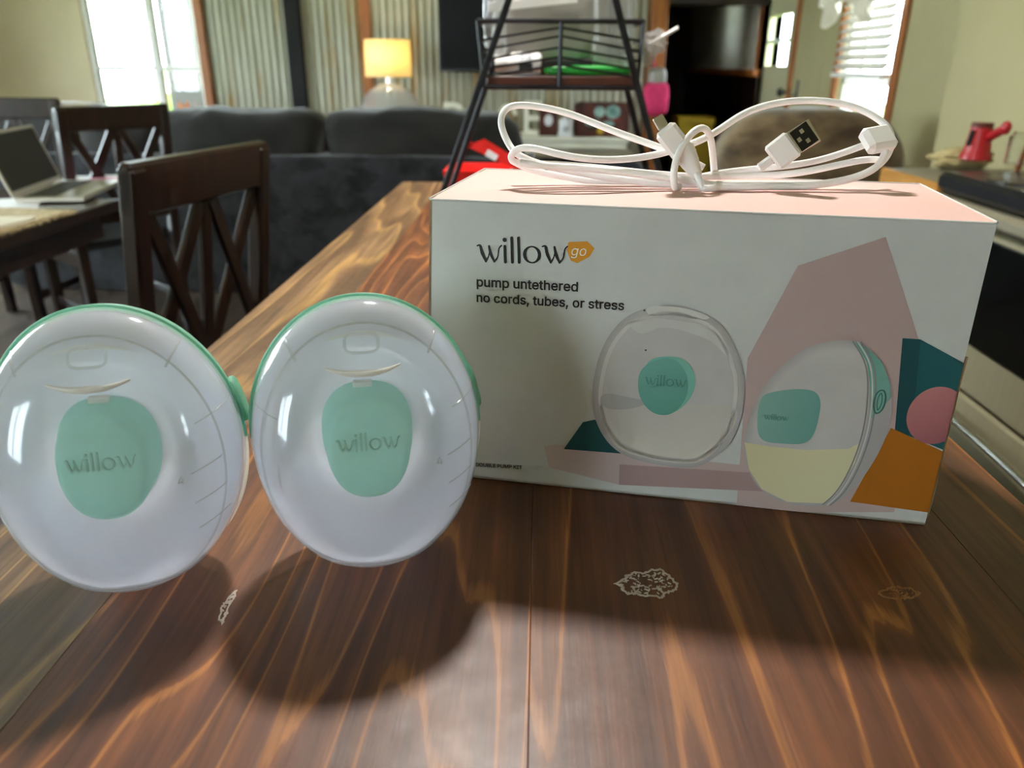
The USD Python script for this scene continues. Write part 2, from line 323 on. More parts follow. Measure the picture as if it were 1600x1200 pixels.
M['linen'] = noisy('linen', C('#8d8058'), C('#b3a678'), 12, (1, 1, 1), 0.95, 0.3, 0.006)
M['cloth_pale'] = noisy('cloth_pale', C('#cfc6ae'), C('#e3dcc8'), 8, (1, 1, 1), 0.9, 0.2, 0.004)
M['yellow'] = pm('yellow_plastic', C('#b89a1c'), 0.5)
M['teal_paint'] = noisy('teal_paint', C('#3f6f6b'), C('#a8c4ba'), 9, (1, 1, 1), 0.7)
M['brown_paint'] = noisy('brown_paint', C('#38170f'), C('#5a2316'), 9, (1, 1, 1), 0.6)
M['red_paint'] = noisy('red_paint', C('#5c1010'), C('#8c1a18'), 9, (1, 1, 1), 0.6)
M['letter'] = noisy('letter_paint', C('#e8e4d0'), C('#f2eedd'), 12, (1, 1, 1), 0.8)
M['orange_toy'] = pm('orange_ceramic', C('#d9824a'), 0.6)
M['leaf'] = usdkit.material(stage, L('foliage'), {'d': ('diffuse_bsdf', {'color': C('#a9bf78')}), 't': ('translucent_bsdf', {'color': C('#b8d070')}), 'm': ('mix_closure', {'fac': 0.4})}, [('d.BSDF', 'm.closure1'), ('t.BSDF', 'm.closure2')], surface='m.closure')
M['grass'] = noisy('lawn', C('#7d9150'), C('#9aa868'), 3, (1, 1, 1), 0.95)
M['shade'] = usdkit.material(stage, L('lamp_shade'), {'d': ('diffuse_bsdf', {'color': C('#f2e6c4')}), 't': ('translucent_bsdf', {'color': C('#f4e2b0')}), 'm': ('mix_closure', {'fac': 0.6})}, [('d.BSDF', 'm.closure1'), ('t.BSDF', 'm.closure2')], surface='m.closure')
M['stain'] = noisy('dried_paint', C('#b9a899'), C('#d8cbc0'), 200, (1, 1, 1), 0.9)
M['stain_tan'] = noisy('dried_glue', C('#8a5a34'), C('#a5744a'), 200, (1, 1, 1), 0.6)

# ---------------------------------------------------------------- the room
YF, XR, XL, YB = 6.3, 1.65, -4.3, -2.2       # far wall, right wall, left wall, back wall
def wx(px, y=YF, py=100): return at_y(px, py, y)[0]
def wz(py, px, y=YF): return at_y(px, py, y)[2]
struct('floor', box((XL - 0.2, YB - 0.2, -0.1), (XR + 0.2, 9.6, 0)), M['floor'])
struct('ceiling', box((XL - 0.2, YB - 0.2, CEIL), (XR + 0.2, 9.6, CEIL + 0.1)), M['ceiling'])
struct('ground', box((-30, -30, -0.6), (30, 40, -0.5)), M['grass'])

W1 = (wx(141), wx(315)); W1z = (0.55, 2.2)    # the far-left window
post_x = (wx(1011), wx(1035))
wf = thing('wall_far', kind='structure', loc=(0, YF, 0))
T = 0.12
obj('plaster', cat_([box((XL - 0.2, YF, 0), (W1[0], YF + T, CEIL)), box((W1[0], YF, 0), (W1[1], YF + T, W1z[0])), box((W1[0], YF, W1z[1]), (W1[1], YF + T, CEIL))]), M['cream_wall'], wf)
obj('backing', box((W1[1], YF + 0.04, 0), (post_x[0], YF + T, CEIL)), M['cream_wall'], wf)
def corr(x0, x1):
    n = max(8, int((x1 - x0) / 0.0071)); xs = np.linspace(x0, x1, n)
    y = YF + 0.010 + 0.0075 * np.cos(xs / 0.057 * 2 * np.pi)
    V = np.stack([np.stack([xs, y, np.full(n, z)], -1) for z in (0.0, CEIL)], 0)
    a = grid_mesh(V); b = a.copy(); b.apply_translation((0, 0.003, 0)); b.invert(); return cat_([a, b])
edges = [wx(329), wx(452), wx(566), wx(770), post_x[0]]
for a, b in zip(edges[:-1], edges[1:]): obj('metal_sheet', corr(a + 0.004, b - 0.004), M['galv'], wf, smooth=60)
tp = [cbox((wx(315), YF - 0.03, 0.4), (wx(328), YF + 0.02, CEIL), 0.004)]
struct('trim_1', tp[0], M['trim_wood'])
struct('trim_2', cbox((wx(566), YF - 0.012, 0), (wx(583), YF + 0.02, CEIL), 0.004), M['trim_wood'])
struct('trim_3', cbox((wx(453), YF - 0.05, 0), (wx(478), YF + 0.0, CEIL), 0.01), M['black_soft'])
struct('trim_4', cbox((post_x[0], YF - 0.12, 0), (post_x[1], YF + 0.02, CEIL), 0.006), M['trim_wood'])

# window 1 (two double-hung lights)
w1 = thing('window_1', kind='structure', loc=((W1[0] + W1[1]) / 2, YF, W1z[0]))
xm0, xm1 = wx(237), wx(247); zr = wz(107, 230)
fr = []
for x0, x1 in ((W1[0], W1[0] + 0.03), (xm0, xm1), (W1[1] - 0.03, W1[1])): fr.append(cbox((x0, YF + 0.02, W1z[0]), (x1, YF + 0.09, W1z[1]), 0.004))
for z0, z1 in ((W1z[0], W1z[0] + 0.04), (W1z[1] - 0.04, W1z[1])): fr.append(cbox((W1[0], YF + 0.02, z0), (W1[1], YF + 0.09, z1), 0.004))
obj('window_frame', fr, M['white_paint'], w1)
for x0, x1 in ((W1[0] + 0.03, xm0), (xm1, W1[1] - 0.03)):
    obj('meeting_rail', cbox((x0, YF + 0.03, zr - 0.018), (x1, YF + 0.08, zr + 0.018), 0.004), M['white_paint'], w1)
    for z0, z1 in ((W1z[0] + 0.04, zr - 0.018), (zr + 0.018, W1z[1] - 0.04)): obj('pane', box((x0, YF + 0.052, z0), (x1, YF + 0.056, z1)), M['pane'], w1)
obj('window_sill', cbox((W1[0] - 0.03, YF - 0.06, W1z[0] - 0.03), (W1[1] + 0.03, YF + 0.02, W1z[0]), 0.004), M['trim_wood'], w1)

# right wall with window 2 and door 1
def ry_(px, py=100, x=XR): return at_x(px, py, x)[1]
def rz_(px, py, x=XR): return at_x(px, py, x)[2]
WY = (ry_(1398, 110), ry_(1313, 110)); WZ = (rz_(1350, 205), 2.05)
DY = (ry_(1237, 100), ry_(1184, 100)); DZ = 2.03
YH = 9.4
WZ = (0.85, 2.05)
kw = thing('wall_right', kind='structure', loc=(XR, 0, 0))
KY = (-1.35, -1.0); KZ = (1.3, 1.75)             # kitchen window behind the camera on the right
obj('plaster', cat_([box((XR, YB, 0), (XR + T, KY[0], CEIL)), box((XR, KY[0], 0), (XR + T, KY[1], KZ[0])), box((XR, KY[0], KZ[1]), (XR + T, KY[1], CEIL)), box((XR, KY[1], 0), (XR + T, WY[0], CEIL)),
    box((XR, WY[0], 0), (XR + T, WY[1], WZ[0])), box((XR, WY[0], WZ[1]), (XR + T, WY[1], CEIL)), box((XR, WY[1], 0), (XR + T, DY[0], CEIL)),
    box((XR, DY[0], DZ), (XR + T, DY[1], CEIL)), box((XR, DY[1], 0), (XR + T, YF, CEIL))]), M['kitchen_wall'], kw)
for px in (1290,):
    yv = ry_(px, 60); obj('panel_batten', cbox((XR - 0.004, yv - 0.012, 0), (XR, yv + 0.012, CEIL), 0.001), M['kitchen_wall'], kw)
XK, YK = 1.38, at_x(1476, 150, 1.38)[1]
struct('wall_kitchen', box((XK, -0.6, 0), (XR - 0.001, YK, CEIL)), M['kitchen_wall'])
def window_side(n, Y, Z, rail, x=XR, blinds=0):
    w = thing(f'window_{n}', kind='structure', loc=(x, (Y[0] + Y[1]) / 2, Z[0]))
    f = [cbox((x + 0.02, y0, Z[0]), (x + 0.09, y1, Z[1]), 0.004) for y0, y1 in ((Y[0], Y[0] + 0.035), (Y[1] - 0.035, Y[1]))]
    f += [cbox((x + 0.02, Y[0], z0), (x + 0.09, Y[1], z1), 0.004) for z0, z1 in ((Z[0], Z[0] + 0.04), (Z[1] - 0.04, Z[1]), (rail - 0.02, rail + 0.02))]
    obj('window_frame', f, M['white_paint'], w)
    for z0, z1 in ((Z[0] + 0.04, rail - 0.02), (rail + 0.02, Z[1] - 0.04)): obj('pane', box((x + 0.052, Y[0] + 0.035, z0), (x + 0.056, Y[1] - 0.035, z1)), M['pane'], w)
    for y0, y1 in ((Y[0] - 0.06, Y[0]), (Y[1], Y[1] + 0.06)): obj('casing', cbox((x - 0.02, y0, Z[0] - 0.06), (x + 0.0, y1, Z[1] + 0.06), 0.004), M['trim_wood'], w)
    obj('casing', cbox((x - 0.02, Y[0] - 0.06, Z[1]), (x, Y[1] + 0.06, Z[1] + 0.06), 0.004), M['trim_wood'], w)
    obj('window_sill', cbox((x - 0.05, Y[0] - 0.06, Z[0] - 0.03), (x + 0.02, Y[1] + 0.06, Z[0]), 0.004), M['trim_wood'], w)
    return w
w2 = window_side(2, WY, WZ, rz_(1352, 127))
window_side(3, KY, KZ, 1.52)
bl = thing('window_blind', 'white slatted blind half raised on the window in the right wall', 'blind', (XR - 0.03, (WY[0] + WY[1]) / 2, 2.0))
zb = rz_(1352, 118)
slat = np.arange(zb + 0.045, 2.0, 0.043)
for z in slat:
    m = cbox((-0.025, WY[0] + 0.01, -0.0015), (0.025, WY[1] - 0.01, 0.0015), 0.0006)
    obj('slat', place(m, ry(-0.75), (XR - 0.032, 0, z)), M['slat_paint'], bl)
obj('bottom_rail', cbox((XR - 0.055, WY[0] + 0.01, zb - 0.012), (XR - 0.01, WY[1] - 0.01, zb + 0.012), 0.003), M['white_paint'], bl)
obj('head_rail', cbox((XR - 0.06, WY[0] + 0.01, 2.0), (XR - 0.005, WY[1] - 0.01, 2.05), 0.003), M['white_paint'], bl)
for yy in (WY[0] + 0.12, WY[1] - 0.12): obj('cord', tube([(XR - 0.032, yy, zb), (XR - 0.032, yy, 2.0)], 0.0015, 6), M['white_paint'], bl)

# door 1 : white with a glazed panel
d1 = thing('door_1', kind='structure', loc=(XR, (DY[0] + DY[1]) / 2, 0))
gy = (ry_(1229, 60) , ry_(1196, 60)); gz = (rz_(1212, 103), rz_(1212, 24))
obj('door_leaf', [box((XR + 0.02, DY[0] + 0.01, 0.01), (XR + 0.06, gy[0], DZ)), box((XR + 0.02, gy[1], 0.01), (XR + 0.06, DY[1] - 0.01, DZ)),
     box((XR + 0.02, gy[0], 0.01), (XR + 0.06, gy[1], gz[0])), box((XR + 0.02, gy[0], gz[1]), (XR + 0.06, gy[1], DZ))], M['door_paint'], d1)
obj('pane', box((XR + 0.038, gy[0], gz[0]), (XR + 0.042, gy[1], gz[1])), M['pane'], d1)
zc = (gz[0] + gz[1]) / 2
obj('glazing_bar', [cbox((XR + 0.02, gy[0], zc - 0.012), (XR + 0.06, gy[1], zc + 0.012), 0.003)], M['white_paint'], d1)
obj('door_casing', [cbox((XR - 0.015, DY[0] - 0.07, 0), (XR + 0.02, DY[0], DZ + 0.07), 0.004), cbox((XR - 0.015, DY[1], 0), (XR + 0.02, DY[1] + 0.05, DZ + 0.07), 0.004), cbox((XR - 0.015, DY[0] - 0.07, DZ), (XR + 0.02, DY[1] + 0.05, DZ + 0.07), 0.004)], M['trim_wood'], d1)
hp = at_x(1226, 145, XR - 0.02)
obj('door_handle', [place(lathe([(0, 0), (0.027, 0), (0.027, 0.008), (0.01, 0.01), (0.01, 0.04), (0.026, 0.045), (0.028, 0.06), (0.018, 0.072), (0, 0.074)], 20), ry(-math.pi / 2), (XR + 0.02, DY[0] + 0.06, hp[2]))], M['black'], d1, smooth=40)
hk = at_x(1243, 140, XR)
hkx = thing('wall_hook', 'small dark metal hook on the wall between door and window', 'hook', (XR, hk[1] - 0.05, hk[2]))
obj('back_plate', cbox((XR - 0.008, hk[1] - 0.06, hk[2] - 0.06), (XR, hk[1] - 0.03, hk[2] + 0.06), 0.003), M['black'], hkx)
obj('prong', tube(spline([(XR - 0.006, hk[1] - 0.045, hk[2] - 0.01), (XR - 0.03, hk[1] - 0.045, hk[2] - 0.04), (XR - 0.05, hk[1] - 0.045, hk[2] - 0.02), (XR - 0.05, hk[1] - 0.045, hk[2] + 0.01)], 16), 0.005, 8), M['black'], hkx, smooth=40)

# hall beyond the far wall
hw = thing('wall_hall', kind='structure', loc=(XR, YF, 0))
zr2 = at_x(1150, 112, XR)[2]
obj('upper_panel', box((XR, YF, 0), (XR + T, YH, CEIL)), M['letter'], hw)
obj('wainscot', box((XR - 0.02, YF, 0), (XR, YH, zr2 - 0.03)), M['espresso'], hw)
obj('chair_rail', cbox((XR - 0.05, YF + 0.01, zr2 - 0.03), (XR, YH, zr2 + 0.02), 0.004), M['trim_wood'], hw)
obj('end_panel', box((XL, YH, 0), (XR + T, YH + T, CEIL)), M['espresso'], hw)
HY, HZ = (7.3, 7.6), (1.3, 1.9); hx0, hx1 = post_x[0] - 0.12, post_x[0]
obj('side_panel', [box((hx0, YF + 0.13, 0), (hx1, HY[0], CEIL)), box((hx0, HY[1], 0), (hx1, YH, CEIL)), box((hx0, HY[0], 0), (hx1, HY[1], HZ[0])), box((hx0, HY[0], HZ[1]), (hx1, HY[1], CEIL))], M['espresso'], hw)
w6 = thing('window_6', kind='structure', loc=(hx1, sum(HY) / 2, HZ[0]))
obj('window_frame', [cbox((hx0 + 0.02, y0, HZ[0]), (hx0 + 0.08, y0 + 0.04, HZ[1]), 0.004) for y0 in (HY[0], HY[1] - 0.04)] + [cbox((hx0 + 0.02, HY[0], z0), (hx0 + 0.08, HY[1], z0 + 0.04), 0.004) for z0 in (HZ[0], HZ[1] - 0.04)], M['white_paint'], w6)
obj('pane', box((hx0 + 0.048, HY[0] + 0.04, HZ[0] + 0.04), (hx0 + 0.052, HY[1] - 0.04, HZ[1] - 0.04)), M['pane'], w6)
struct('trim_5', cbox((post_x[1], YF - 0.02, wz(8, 1110)), (XR, YF + T, CEIL), 0.005), M['espresso'])

LY0, LY1, LZ0, LZ1 = 2.2, 4.9, 0.75, 2.2       # wide window in the left wall, outside the frame
wl_ = thing('wall_left', kind='structure', loc=(XL, 0, 0))
obj('plaster', [box((XL - T, YB, 0), (XL, LY0, CEIL)), box((XL - T, LY1, 0), (XL, YF, CEIL)), box((XL - T, LY0, 0), (XL, LY1, LZ0)), box((XL - T, LY0, LZ1), (XL, LY1, CEIL))], M['cream_wall'], wl_)
w5 = thing('window_5', kind='structure', loc=(XL, (LY0 + LY1) / 2, LZ0))
ys = np.linspace(LY0, LY1, 4)
obj('window_frame', [cbox((XL - 0.09, y - 0.03, LZ0), (XL - 0.03, y + 0.03, LZ1), 0.004) for y in ys] + [cbox((XL - 0.09, LY0, z0), (XL - 0.03, LY1, z0 + 0.05), 0.004) for z0 in (LZ0, LZ1 - 0.05)], M['white_paint'], w5)
for a, b in zip(ys[:-1], ys[1:]): obj('pane', box((XL - 0.062, a + 0.03, LZ0 + 0.05), (XL - 0.058, b - 0.03, LZ1 - 0.05)), M['pane'], w5)
# back wall behind the camera, with one window at the left
PX = (-3.7, -2.1); PZ = (0.9, 2.15)
wb = thing('wall_back', kind='structure', loc=(0, YB, 0))
obj('plaster', [box((XL, YB - T, 0), (PX[0], YB, CEIL)), box((PX[0], YB - T, PZ[1]), (PX[1], YB, CEIL)), box((PX[0], YB - T, 0), (PX[1], YB, PZ[0])), box((PX[1], YB - T, 0), (XR + T, YB, CEIL))], M['cream_wall'], wb)
w4 = thing('window_4', kind='structure', loc=((PX[0] + PX[1]) / 2, YB, PZ[0]))
pf = [cbox((x - 0.03, YB - 0.09, PZ[0]), (x + 0.03, YB - 0.03, PZ[1]), 0.004) for x in (PX[0] + 0.03, sum(PX) / 2, PX[1] - 0.03)]
pf += [cbox((PX[0], YB - 0.09, z0), (PX[1], YB - 0.03, z0 + 0.05), 0.004) for z0 in (PZ[0], PZ[1] - 0.05)]
obj('window_frame', pf, M['white_paint'], w4)
for a, b in ((PX[0] + 0.06, sum(PX) / 2 - 0.03), (sum(PX) / 2 + 0.03, PX[1] - 0.06)): obj('pane', box((a, YB - 0.062, PZ[0] + 0.05), (b, YB - 0.058, PZ[1] - 0.05)), M['pane'], w4)

# ceiling light (the key light over the island)
cl = thing('ceiling_light', 'round frosted ceiling light above the wooden island', 'ceiling light', (LAMP[0], LAMP[1], CEIL))
obj('canopy', lathe([(0, 0), (0.07, 0), (0.07, -0.02), (0.02, -0.035), (0.02, -0.075), (0, -0.075)], 32, (LAMP[0], LAMP[1], CEIL)), M['steel_rod'], cl, smooth=40)
obj('shade', lathe([(0.02, -0.07), (0.17, -0.072), (0.175, -0.115), (0.17, -0.115), (0.165, -0.078), (0.02, -0.076)], 40, (LAMP[0], LAMP[1], CEIL)), M['white_paint'], cl, smooth=40)

# bushes outside
def bush(x, y, h, seed, label):
    b = thing('garden_bush', label, 'bush', (x, y, -0.5))
    r = np.random.default_rng(seed); ms = []
    n = 700
    d = r.normal(size=(n, 3)); d /= np.linalg.norm(d, axis=1, keepdims=True)
    c = d * (0.55 + 0.45 * r.random((n, 1))) * np.array([h * 0.5, h * 0.5, h * 0.5]) + np.array([x, y, -0.5 + h * 0.55])
    V, Fc = [], []
    for i in range(n):
        s = 0.09 + 0.07 * r.random(); a, bb = r.normal(size=3), r.normal(size=3); a /= np.linalg.norm(a); bb = np.cross(a, bb); bb /= np.linalg.norm(bb)
        k = len(V); V += [c[i] - a * s, c[i] + bb * s * 0.5, c[i] + a * s, c[i] - bb * s * 0.5]; Fc += [[k, k + 1, k + 2], [k, k + 2, k + 3]]
    o = obj('foliage', trimesh.Trimesh(np.array(V), Fc, process=False), M['leaf'], b, kind='stuff')
    obj('trunk', tube([(x, y, -0.5), (x, y, -0.5 + h * 0.6)], 0.05, 8), M['dark_wood'], b)
bush(-4.3, 10.5, 1.75, 5, 'sunlit green bush outside the left part of the far window')
bush(-2.6, 11.5, 1.5, 6, 'smaller green bush outside the right part of the far window')

# ---------------------------------------------------------------- kitchen island
IX = [-0.335, -0.23, 0.0, 0.263, 0.328]; IY = (-0.45, 1.935)
isl = thing('kitchen_island', 'long dark stained wood island with a plank top under the carton and pumps', 'kitchen island', (0, 0.75, 0))
for k in range(4):
    obj('plank', cbox((IX[k], IY[0], TOP - 0.04), (IX[k + 1], IY[1], TOP), 0.0004), M['board_' + 'abcd'[k]], isl)
obj('cabinet', cbox((-0.2, IY[0] + 0.1, 0.1), (0.3, IY[1] - 0.12, TOP - 0.04), 0.004), M['espresso'], isl)
obj('plinth', cbox((-0.17, IY[0] + 0.15, 0.0), (0.27, IY[1] - 0.17, 0.1), 0.004), M['black_soft'], isl)
# dried spots on the top
def spot(pxpoly, mat, ring=None, specks=0, seed=0, label=None, name='dried_spot'):
    P = [at_z(x, y, TOP)[:2] for x, y in pxpoly]
    g = Polygon(P).buffer(0); r = np.random.default_rng(seed)
    # ragged outline
    e = np.array(g.exterior.segmentize(0.0008).coords)[:-1]; c = e.mean(0)
    k = 1 + 0.22 * (meshkit.fbm(np.c_[e * 450, np.zeros(len(e))], 3, seed) - 0.5) * 2
    g = Polygon(c + (e - c) * k[:, None]).buffer(0)
    parts = [g if ring is None else g.difference(g.buffer(-ring))]
    if specks:
        x0, y0, x1, y1 = g.bounds
        for _ in range(specks):
            p = Point(r.uniform(x0, x1), r.uniform(y0, y1))
            if g.contains(p): parts.append(affinity.rotate(affinity.scale(p.buffer(r.uniform(0.0002, 0.0009), 4), 2.0, 0.8), r.uniform(0, 180)))
    m = extr(unary_union(parts).simplify(0.00008), 0.00022); m.apply_translation((0, 0, TOP + 0.00002))
    obj(name, m, mat, isl, label=label)
spot([(966, 912), (978, 898), (1005, 892), (1030, 889), (1055, 908), (1058, 918), (1035, 934), (1000, 932), (975, 926)], M['stain'], 0.0012, 170, 3, 'whitish dried ring on the wood in front of the carton')
spot([(341, 970), (345, 950), (355, 935), (368, 921), (370, 930), (358, 948), (354, 962), (347, 976)], M['stain'], 0.0009, 60, 4, 'whitish dried streak between the two pumps')
spot([(1370, 924), (1395, 917), (1425, 918), (1437, 928), (1425, 936), (1385, 937)], M['stain_tan'], 0.001, 60, 5, 'tan scuff in front of the right end of the carton')

# ---------------------------------------------------------------- carton
BYAW = -0.19498655 + YAW
B0 = at_z(686.5, 741.3, TOP)            # front bottom left corner
Bu = np.array([math.cos(BYAW), math.sin(BYAW), 0]); Bv = np.array([-math.sin(BYAW), math.cos(BYAW), 0])
BW, BH, BDp = 0.3199, 0.1930, 0.1478
carton = thing('product_carton', 'white carton with pink lid panel and printed pump picture lying under the cable', 'box', B0, BYAW)
def buv(px, py, off=0.0):
    p = at_plane(px, py, B0 - Bv * off, -Bv) - B0
    return np.array([p @ Bu, p[2]])
def btop(px, py):
    p = at_z(px, py, TOP + BH) - B0
    return np.array([p @ Bu, p @ Bv])
c4 = np.array([buv(668, 738), buv(1445, 820), buv(1558.5, 347.5), buv(671.5, 310)])  # the real, slightly skewed front
c4[:2, 1] = [0.0005, 0.0005]
th = 0.0016
def panel(poly4, t):                       # thin board from an ordered 3d quad, t = thickness vector
    q = np.array(poly4, float); return trimesh.convex.convex_hull(np.vstack([q, q + np.array(t)]))
fl, fr_, tr_, tl = [np.array([p[0], 0, p[1]]) for p in c4]
back = np.array([0, BDp, 0])
obj('front_panel', panel([fl, fr_, tr_ - (0, 0, 0.0012), tl - (0, 0, 0.0012)], (0, th, 0)), M['carton_white'], carton, local=True)
obj('back_panel', panel([fl + back, fr_ + back, tr_ + back, tl + back], (0, -th, 0)), M['carton_white'], carton, local=True)
obj('side_panel', panel([fl, fl + back, tl + back, tl], (th, 0, 0)), M['carton_raw'], carton, local=True)
obj('side_panel', panel([fr_ + (0, 0.002, 0), fr_ + back, tr_ + back, tr_], (-th, 0, 0)), M['carton_white'], carton, local=True)
obj('bottom_panel', panel([fl, fr_, fr_ + back, fl + back], (0, 0, th)), M['carton_raw'], carton, local=True)
# lid panel with a faint crown and rounded front fold
nx, ny = 30, 14; V = np.zeros((nx, ny, 3))
for i, a in enumerate(np.linspace(0, 1, nx)):
    for j, b in enumerate(np.linspace(0, 1, ny)):
        p = tl * (1 - a) + tr_ * a + back * b
        V[i, j] = p + (0, 0, 0.0012 * math.sin(math.pi * a) * math.sin(math.pi * min(1, b * 1.0)))
lo_ = V.copy(); lo_[..., 2] -= 0.0012
lm = grid_mesh(V); lm2 = grid_mesh(lo_); lm2.invert()
rim = cat_([tube([tl - (0, 0, 0.0006), tr_ - (0, 0, 0.0006)], 0.0007, 8), tube([tl, tl + back], 0.0007, 8), tube([tr_, tr_ + back], 0.0007, 8), tube([tl + back, tr_ + back], 0.0007, 8)])
lm.fix_normals()
if lm.face_normals[0][2] < 0: lm.invert()
obj('lid_panel', [lm, lm2], M['carton_pink'], carton, smooth=40, local=True, label='pale pink lid panel')
obj('lid_fold', rim, M['carton_white'], carton, smooth=50, local=True)
# worn open seam down the lower right edge
sp = [buv(*p) for p in ((1513, 560), (1500, 610), (1486, 665), (1472, 725), (1460, 775), (1450, 812))]
obj('torn_edge', tube(spline([(p[0] - 0.0005, 0.0022 + 0.0006 * math.sin(9 * i), p[1]) for i, p in enumerate(sp)], 40), 0.0011, 7), M['carton_raw'], carton, local=True, label='brown raw cardboard showing at the worn corner')

def flat(g, layer):                        # shapely in (u, v) -> printed sheet on the front
    m = extr(g, 0.0001); v = m.vertices.copy()
    m.vertices = np.c_[v[:, 0], -layer * 0.00012 - v[:, 2], v[:, 1]]
    m.fix_normals(); return m
def pxpoly(pts, smooth=False, n=80):
    P = np.array([buv(*p) for p in pts])
    if smooth: P = spline(P, n, True)
    return Polygon(P).buffer(0)
def patch(g, layer, fn, step=0.0018):
    """printed area with ink colour fn(u, v)"""
    V, Fc = [], []
    for p in polys(g):
        e = [np.array(r.segmentize(step).coords)[:-1] for r in [p.exterior, *p.interiors]]
        x0, y0, x1, y1 = p.bounds
        X, Y = np.meshgrid(np.arange(x0, x1, step), np.arange(y0, y1, step)); q = np.c_[X.ravel(), Y.ravel()]
        inn = p.buffer(-step * 0.4); q = q[shapely.contains_xy(inn, q)] if not inn.is_empty else q[:0]
        a = np.vstack(e + [q]); t = Delaunay(a).simplices
        cen = a[t].mean(1); t = t[shapely.contains_xy(p, cen)]
        d1_, d2_ = a[t[:, 1]] - a[t[:, 0]], a[t[:, 2]] - a[t[:, 0]]
        sgn = d1_[:, 0] * d2_[:, 1] - d1_[:, 1] * d2_[:, 0]
        t = t[np.abs(sgn) > 1e-12]; sgn = sgn[np.abs(sgn) > 1e-12]
        t[sgn < 0] = t[sgn < 0][:, ::-1]
        Fc.append(t + sum(map(len, V))); V.append(a)
    a = np.vstack(V); f = np.vstack(Fc)
    m = trimesh.Trimesh(np.c_[a[:, 0], np.full(len(a), -layer * 0.00012 - 0.0001), a[:, 1]], f, process=False)
    col = np.array(fn(a[:, 0], a[:, 1]))
    return m, np.clip(col, 0, 1)
front = Polygon(c4)
def pic(name, g, layer, fn, label=None, parent=carton):
    m, col = patch(g.intersection(front), layer, fn)
    return obj(name, m, M['print'], parent, local=True, label=label, tint=col)
def flatc(h): c = np.array(C(h)); return lambda u, v: np.tile(c, (len(u), 1))
def lin(h0, h1, p0, p1):                   # ink running from colour h0 at pixel p0 to h1 at p1
    a, b = buv(*p0), buv(*p1); c0, c1 = np.array(C(h0)), np.array(C(h1)); d = b - a
    def fn(u, v):
        t = np.clip(((u - a[0]) * d[0] + (v - a[1]) * d[1]) / (d @ d), 0, 1)[:, None]
        return c0 * (1 - t) + c1 * t
    return fn
# geometric still life
pic('printed_shape', pxpoly([(1247, 415), (1384, 370), (1440, 545), (1397, 800), (1150, 800), (1168, 560)]), 1, lin('#b9a09d', '#c3aaa7', (1384, 370), (1250, 700)), 'dusty pink printed block with slanted top')
pic('printed_shape', pxpoly([(850, 697), (868, 694), (1165, 727), (1200, 742), (1200, 768), (967, 757), (858, 730)]), 2, lin('#cdb9b8', '#c1a7a6', (850, 700), (1200, 760)), 'pale pink printed step')
pic('printed_shape', pxpoly([(968, 725), (1175, 738), (1210, 768), (967, 757)]), 3, flatc('#ad908f'))
pic('printed_shape', pxpoly([(881, 701), (911, 659), (930, 655), (970, 708)]), 4, flatc('#145055'), 'dark teal printed wedge')
pic('printed_shape', pxpoly([(1410, 528), (1438, 530), (1511, 570), (1480, 705), (1398, 672)]), 2, flatc('#155a62'), 'dark teal printed block at the right edge')
pic('printed_shape', pxpoly([(1410, 528), (1438, 530), (1432, 600), (1420, 680), (1398, 672)]), 3, flatc('#0f4a52'))
pic('printed_shape', pxpoly([(1392, 668), (1475, 706), (1450, 800), (1328, 783)]), 4, flatc('#b26a14'), 'ochre printed block')
b0 = buv(1462, 649); rb = np.linalg.norm(buv(1417, 645) - b0)
ball = Polygon([b0 + rb * np.array([math.cos(a), 1.17 * math.sin(a)]) for a in np.linspace(0, 2 * math.pi, 60)[:-1]])
pic('printed_shape', ball, 5, lin('#c98284', '#a25e66', (1440, 610), (1475, 700)), 'dusty rose printed ball')
# printed pump, upright
o1 = pxpoly([(1045, 476), (1085, 483), (1125, 505), (1150, 545), (1163, 590), (1160, 640), (1145, 685), (1115, 715), (1085, 729), (1040, 727), (1000, 719), (965, 704), (938, 672), (926, 630), (930, 580), (948, 530), (980, 494), (1010, 481)], True)
cc1 = np.array(o1.centroid.coords[0])
def body(oc, h_in, h_edge, w):
    ring = oc.exterior
    ci, ce = np.array(C(h_in)), np.array(C(h_edge))
    def fn(u, v):
        d = shapely.distance(shapely.points(np.c_[u, v]), ring); t = np.clip(1 - d / w, 0, 1)[:, None]
        w2 = (0.06 * (meshkit.fbm(np.c_[u * 60, v * 90, 0 * u], 3, 2) - 0.5))[:, None]
        return ci * (1 - t) + ce * t + w2
    return fn
pp1 = pic('printed_pump', o1, 6, body(o1, '#c4bfbd', '#aba6a6', 0.006), 'printed clear pump standing upright')
def sub(g, layer, fn, label=None, name='printed_detail'): return pic(name, g, layer, fn, label)
sub(o1.buffer(-0.004).difference(o1.buffer(-0.0065)), 7, flatc('#d5d0cd'))
sub(pxpoly([(1010, 482), (1045, 478), (1085, 485), (1108, 496), (1085, 498), (1045, 492), (1015, 491)], True), 7, flatc('#d9d6d2'))
sub(pxpoly([(985, 505), (1030, 497), (1075, 503), (1120, 520), (1140, 560), (1120, 540), (1080, 520), (1030, 512), (1000, 520)], True), 7, flatc('#cfccc9'))
sub(pxpoly([(938, 632), (1005, 630), (1150, 640), (1148, 660), (1115, 706), (1085, 722), (1040, 720), (1000, 712), (965, 697), (944, 665)], True), 7, lin('#c8c1bb', '#d8cfc6', (1040, 640), (1040, 720)))
sub(pxpoly([(941, 617), (975, 618), (1010, 628), (1000, 634), (942, 633)], True), 8, flatc('#b0acab'))
capb = pxpoly([(1012, 566), (1040, 556), (1070, 562), (1086, 590), (1080, 618), (1062, 638), (1040, 645), (1012, 620)], True)
sub(capb, 9, flatc('#7fbcae'))
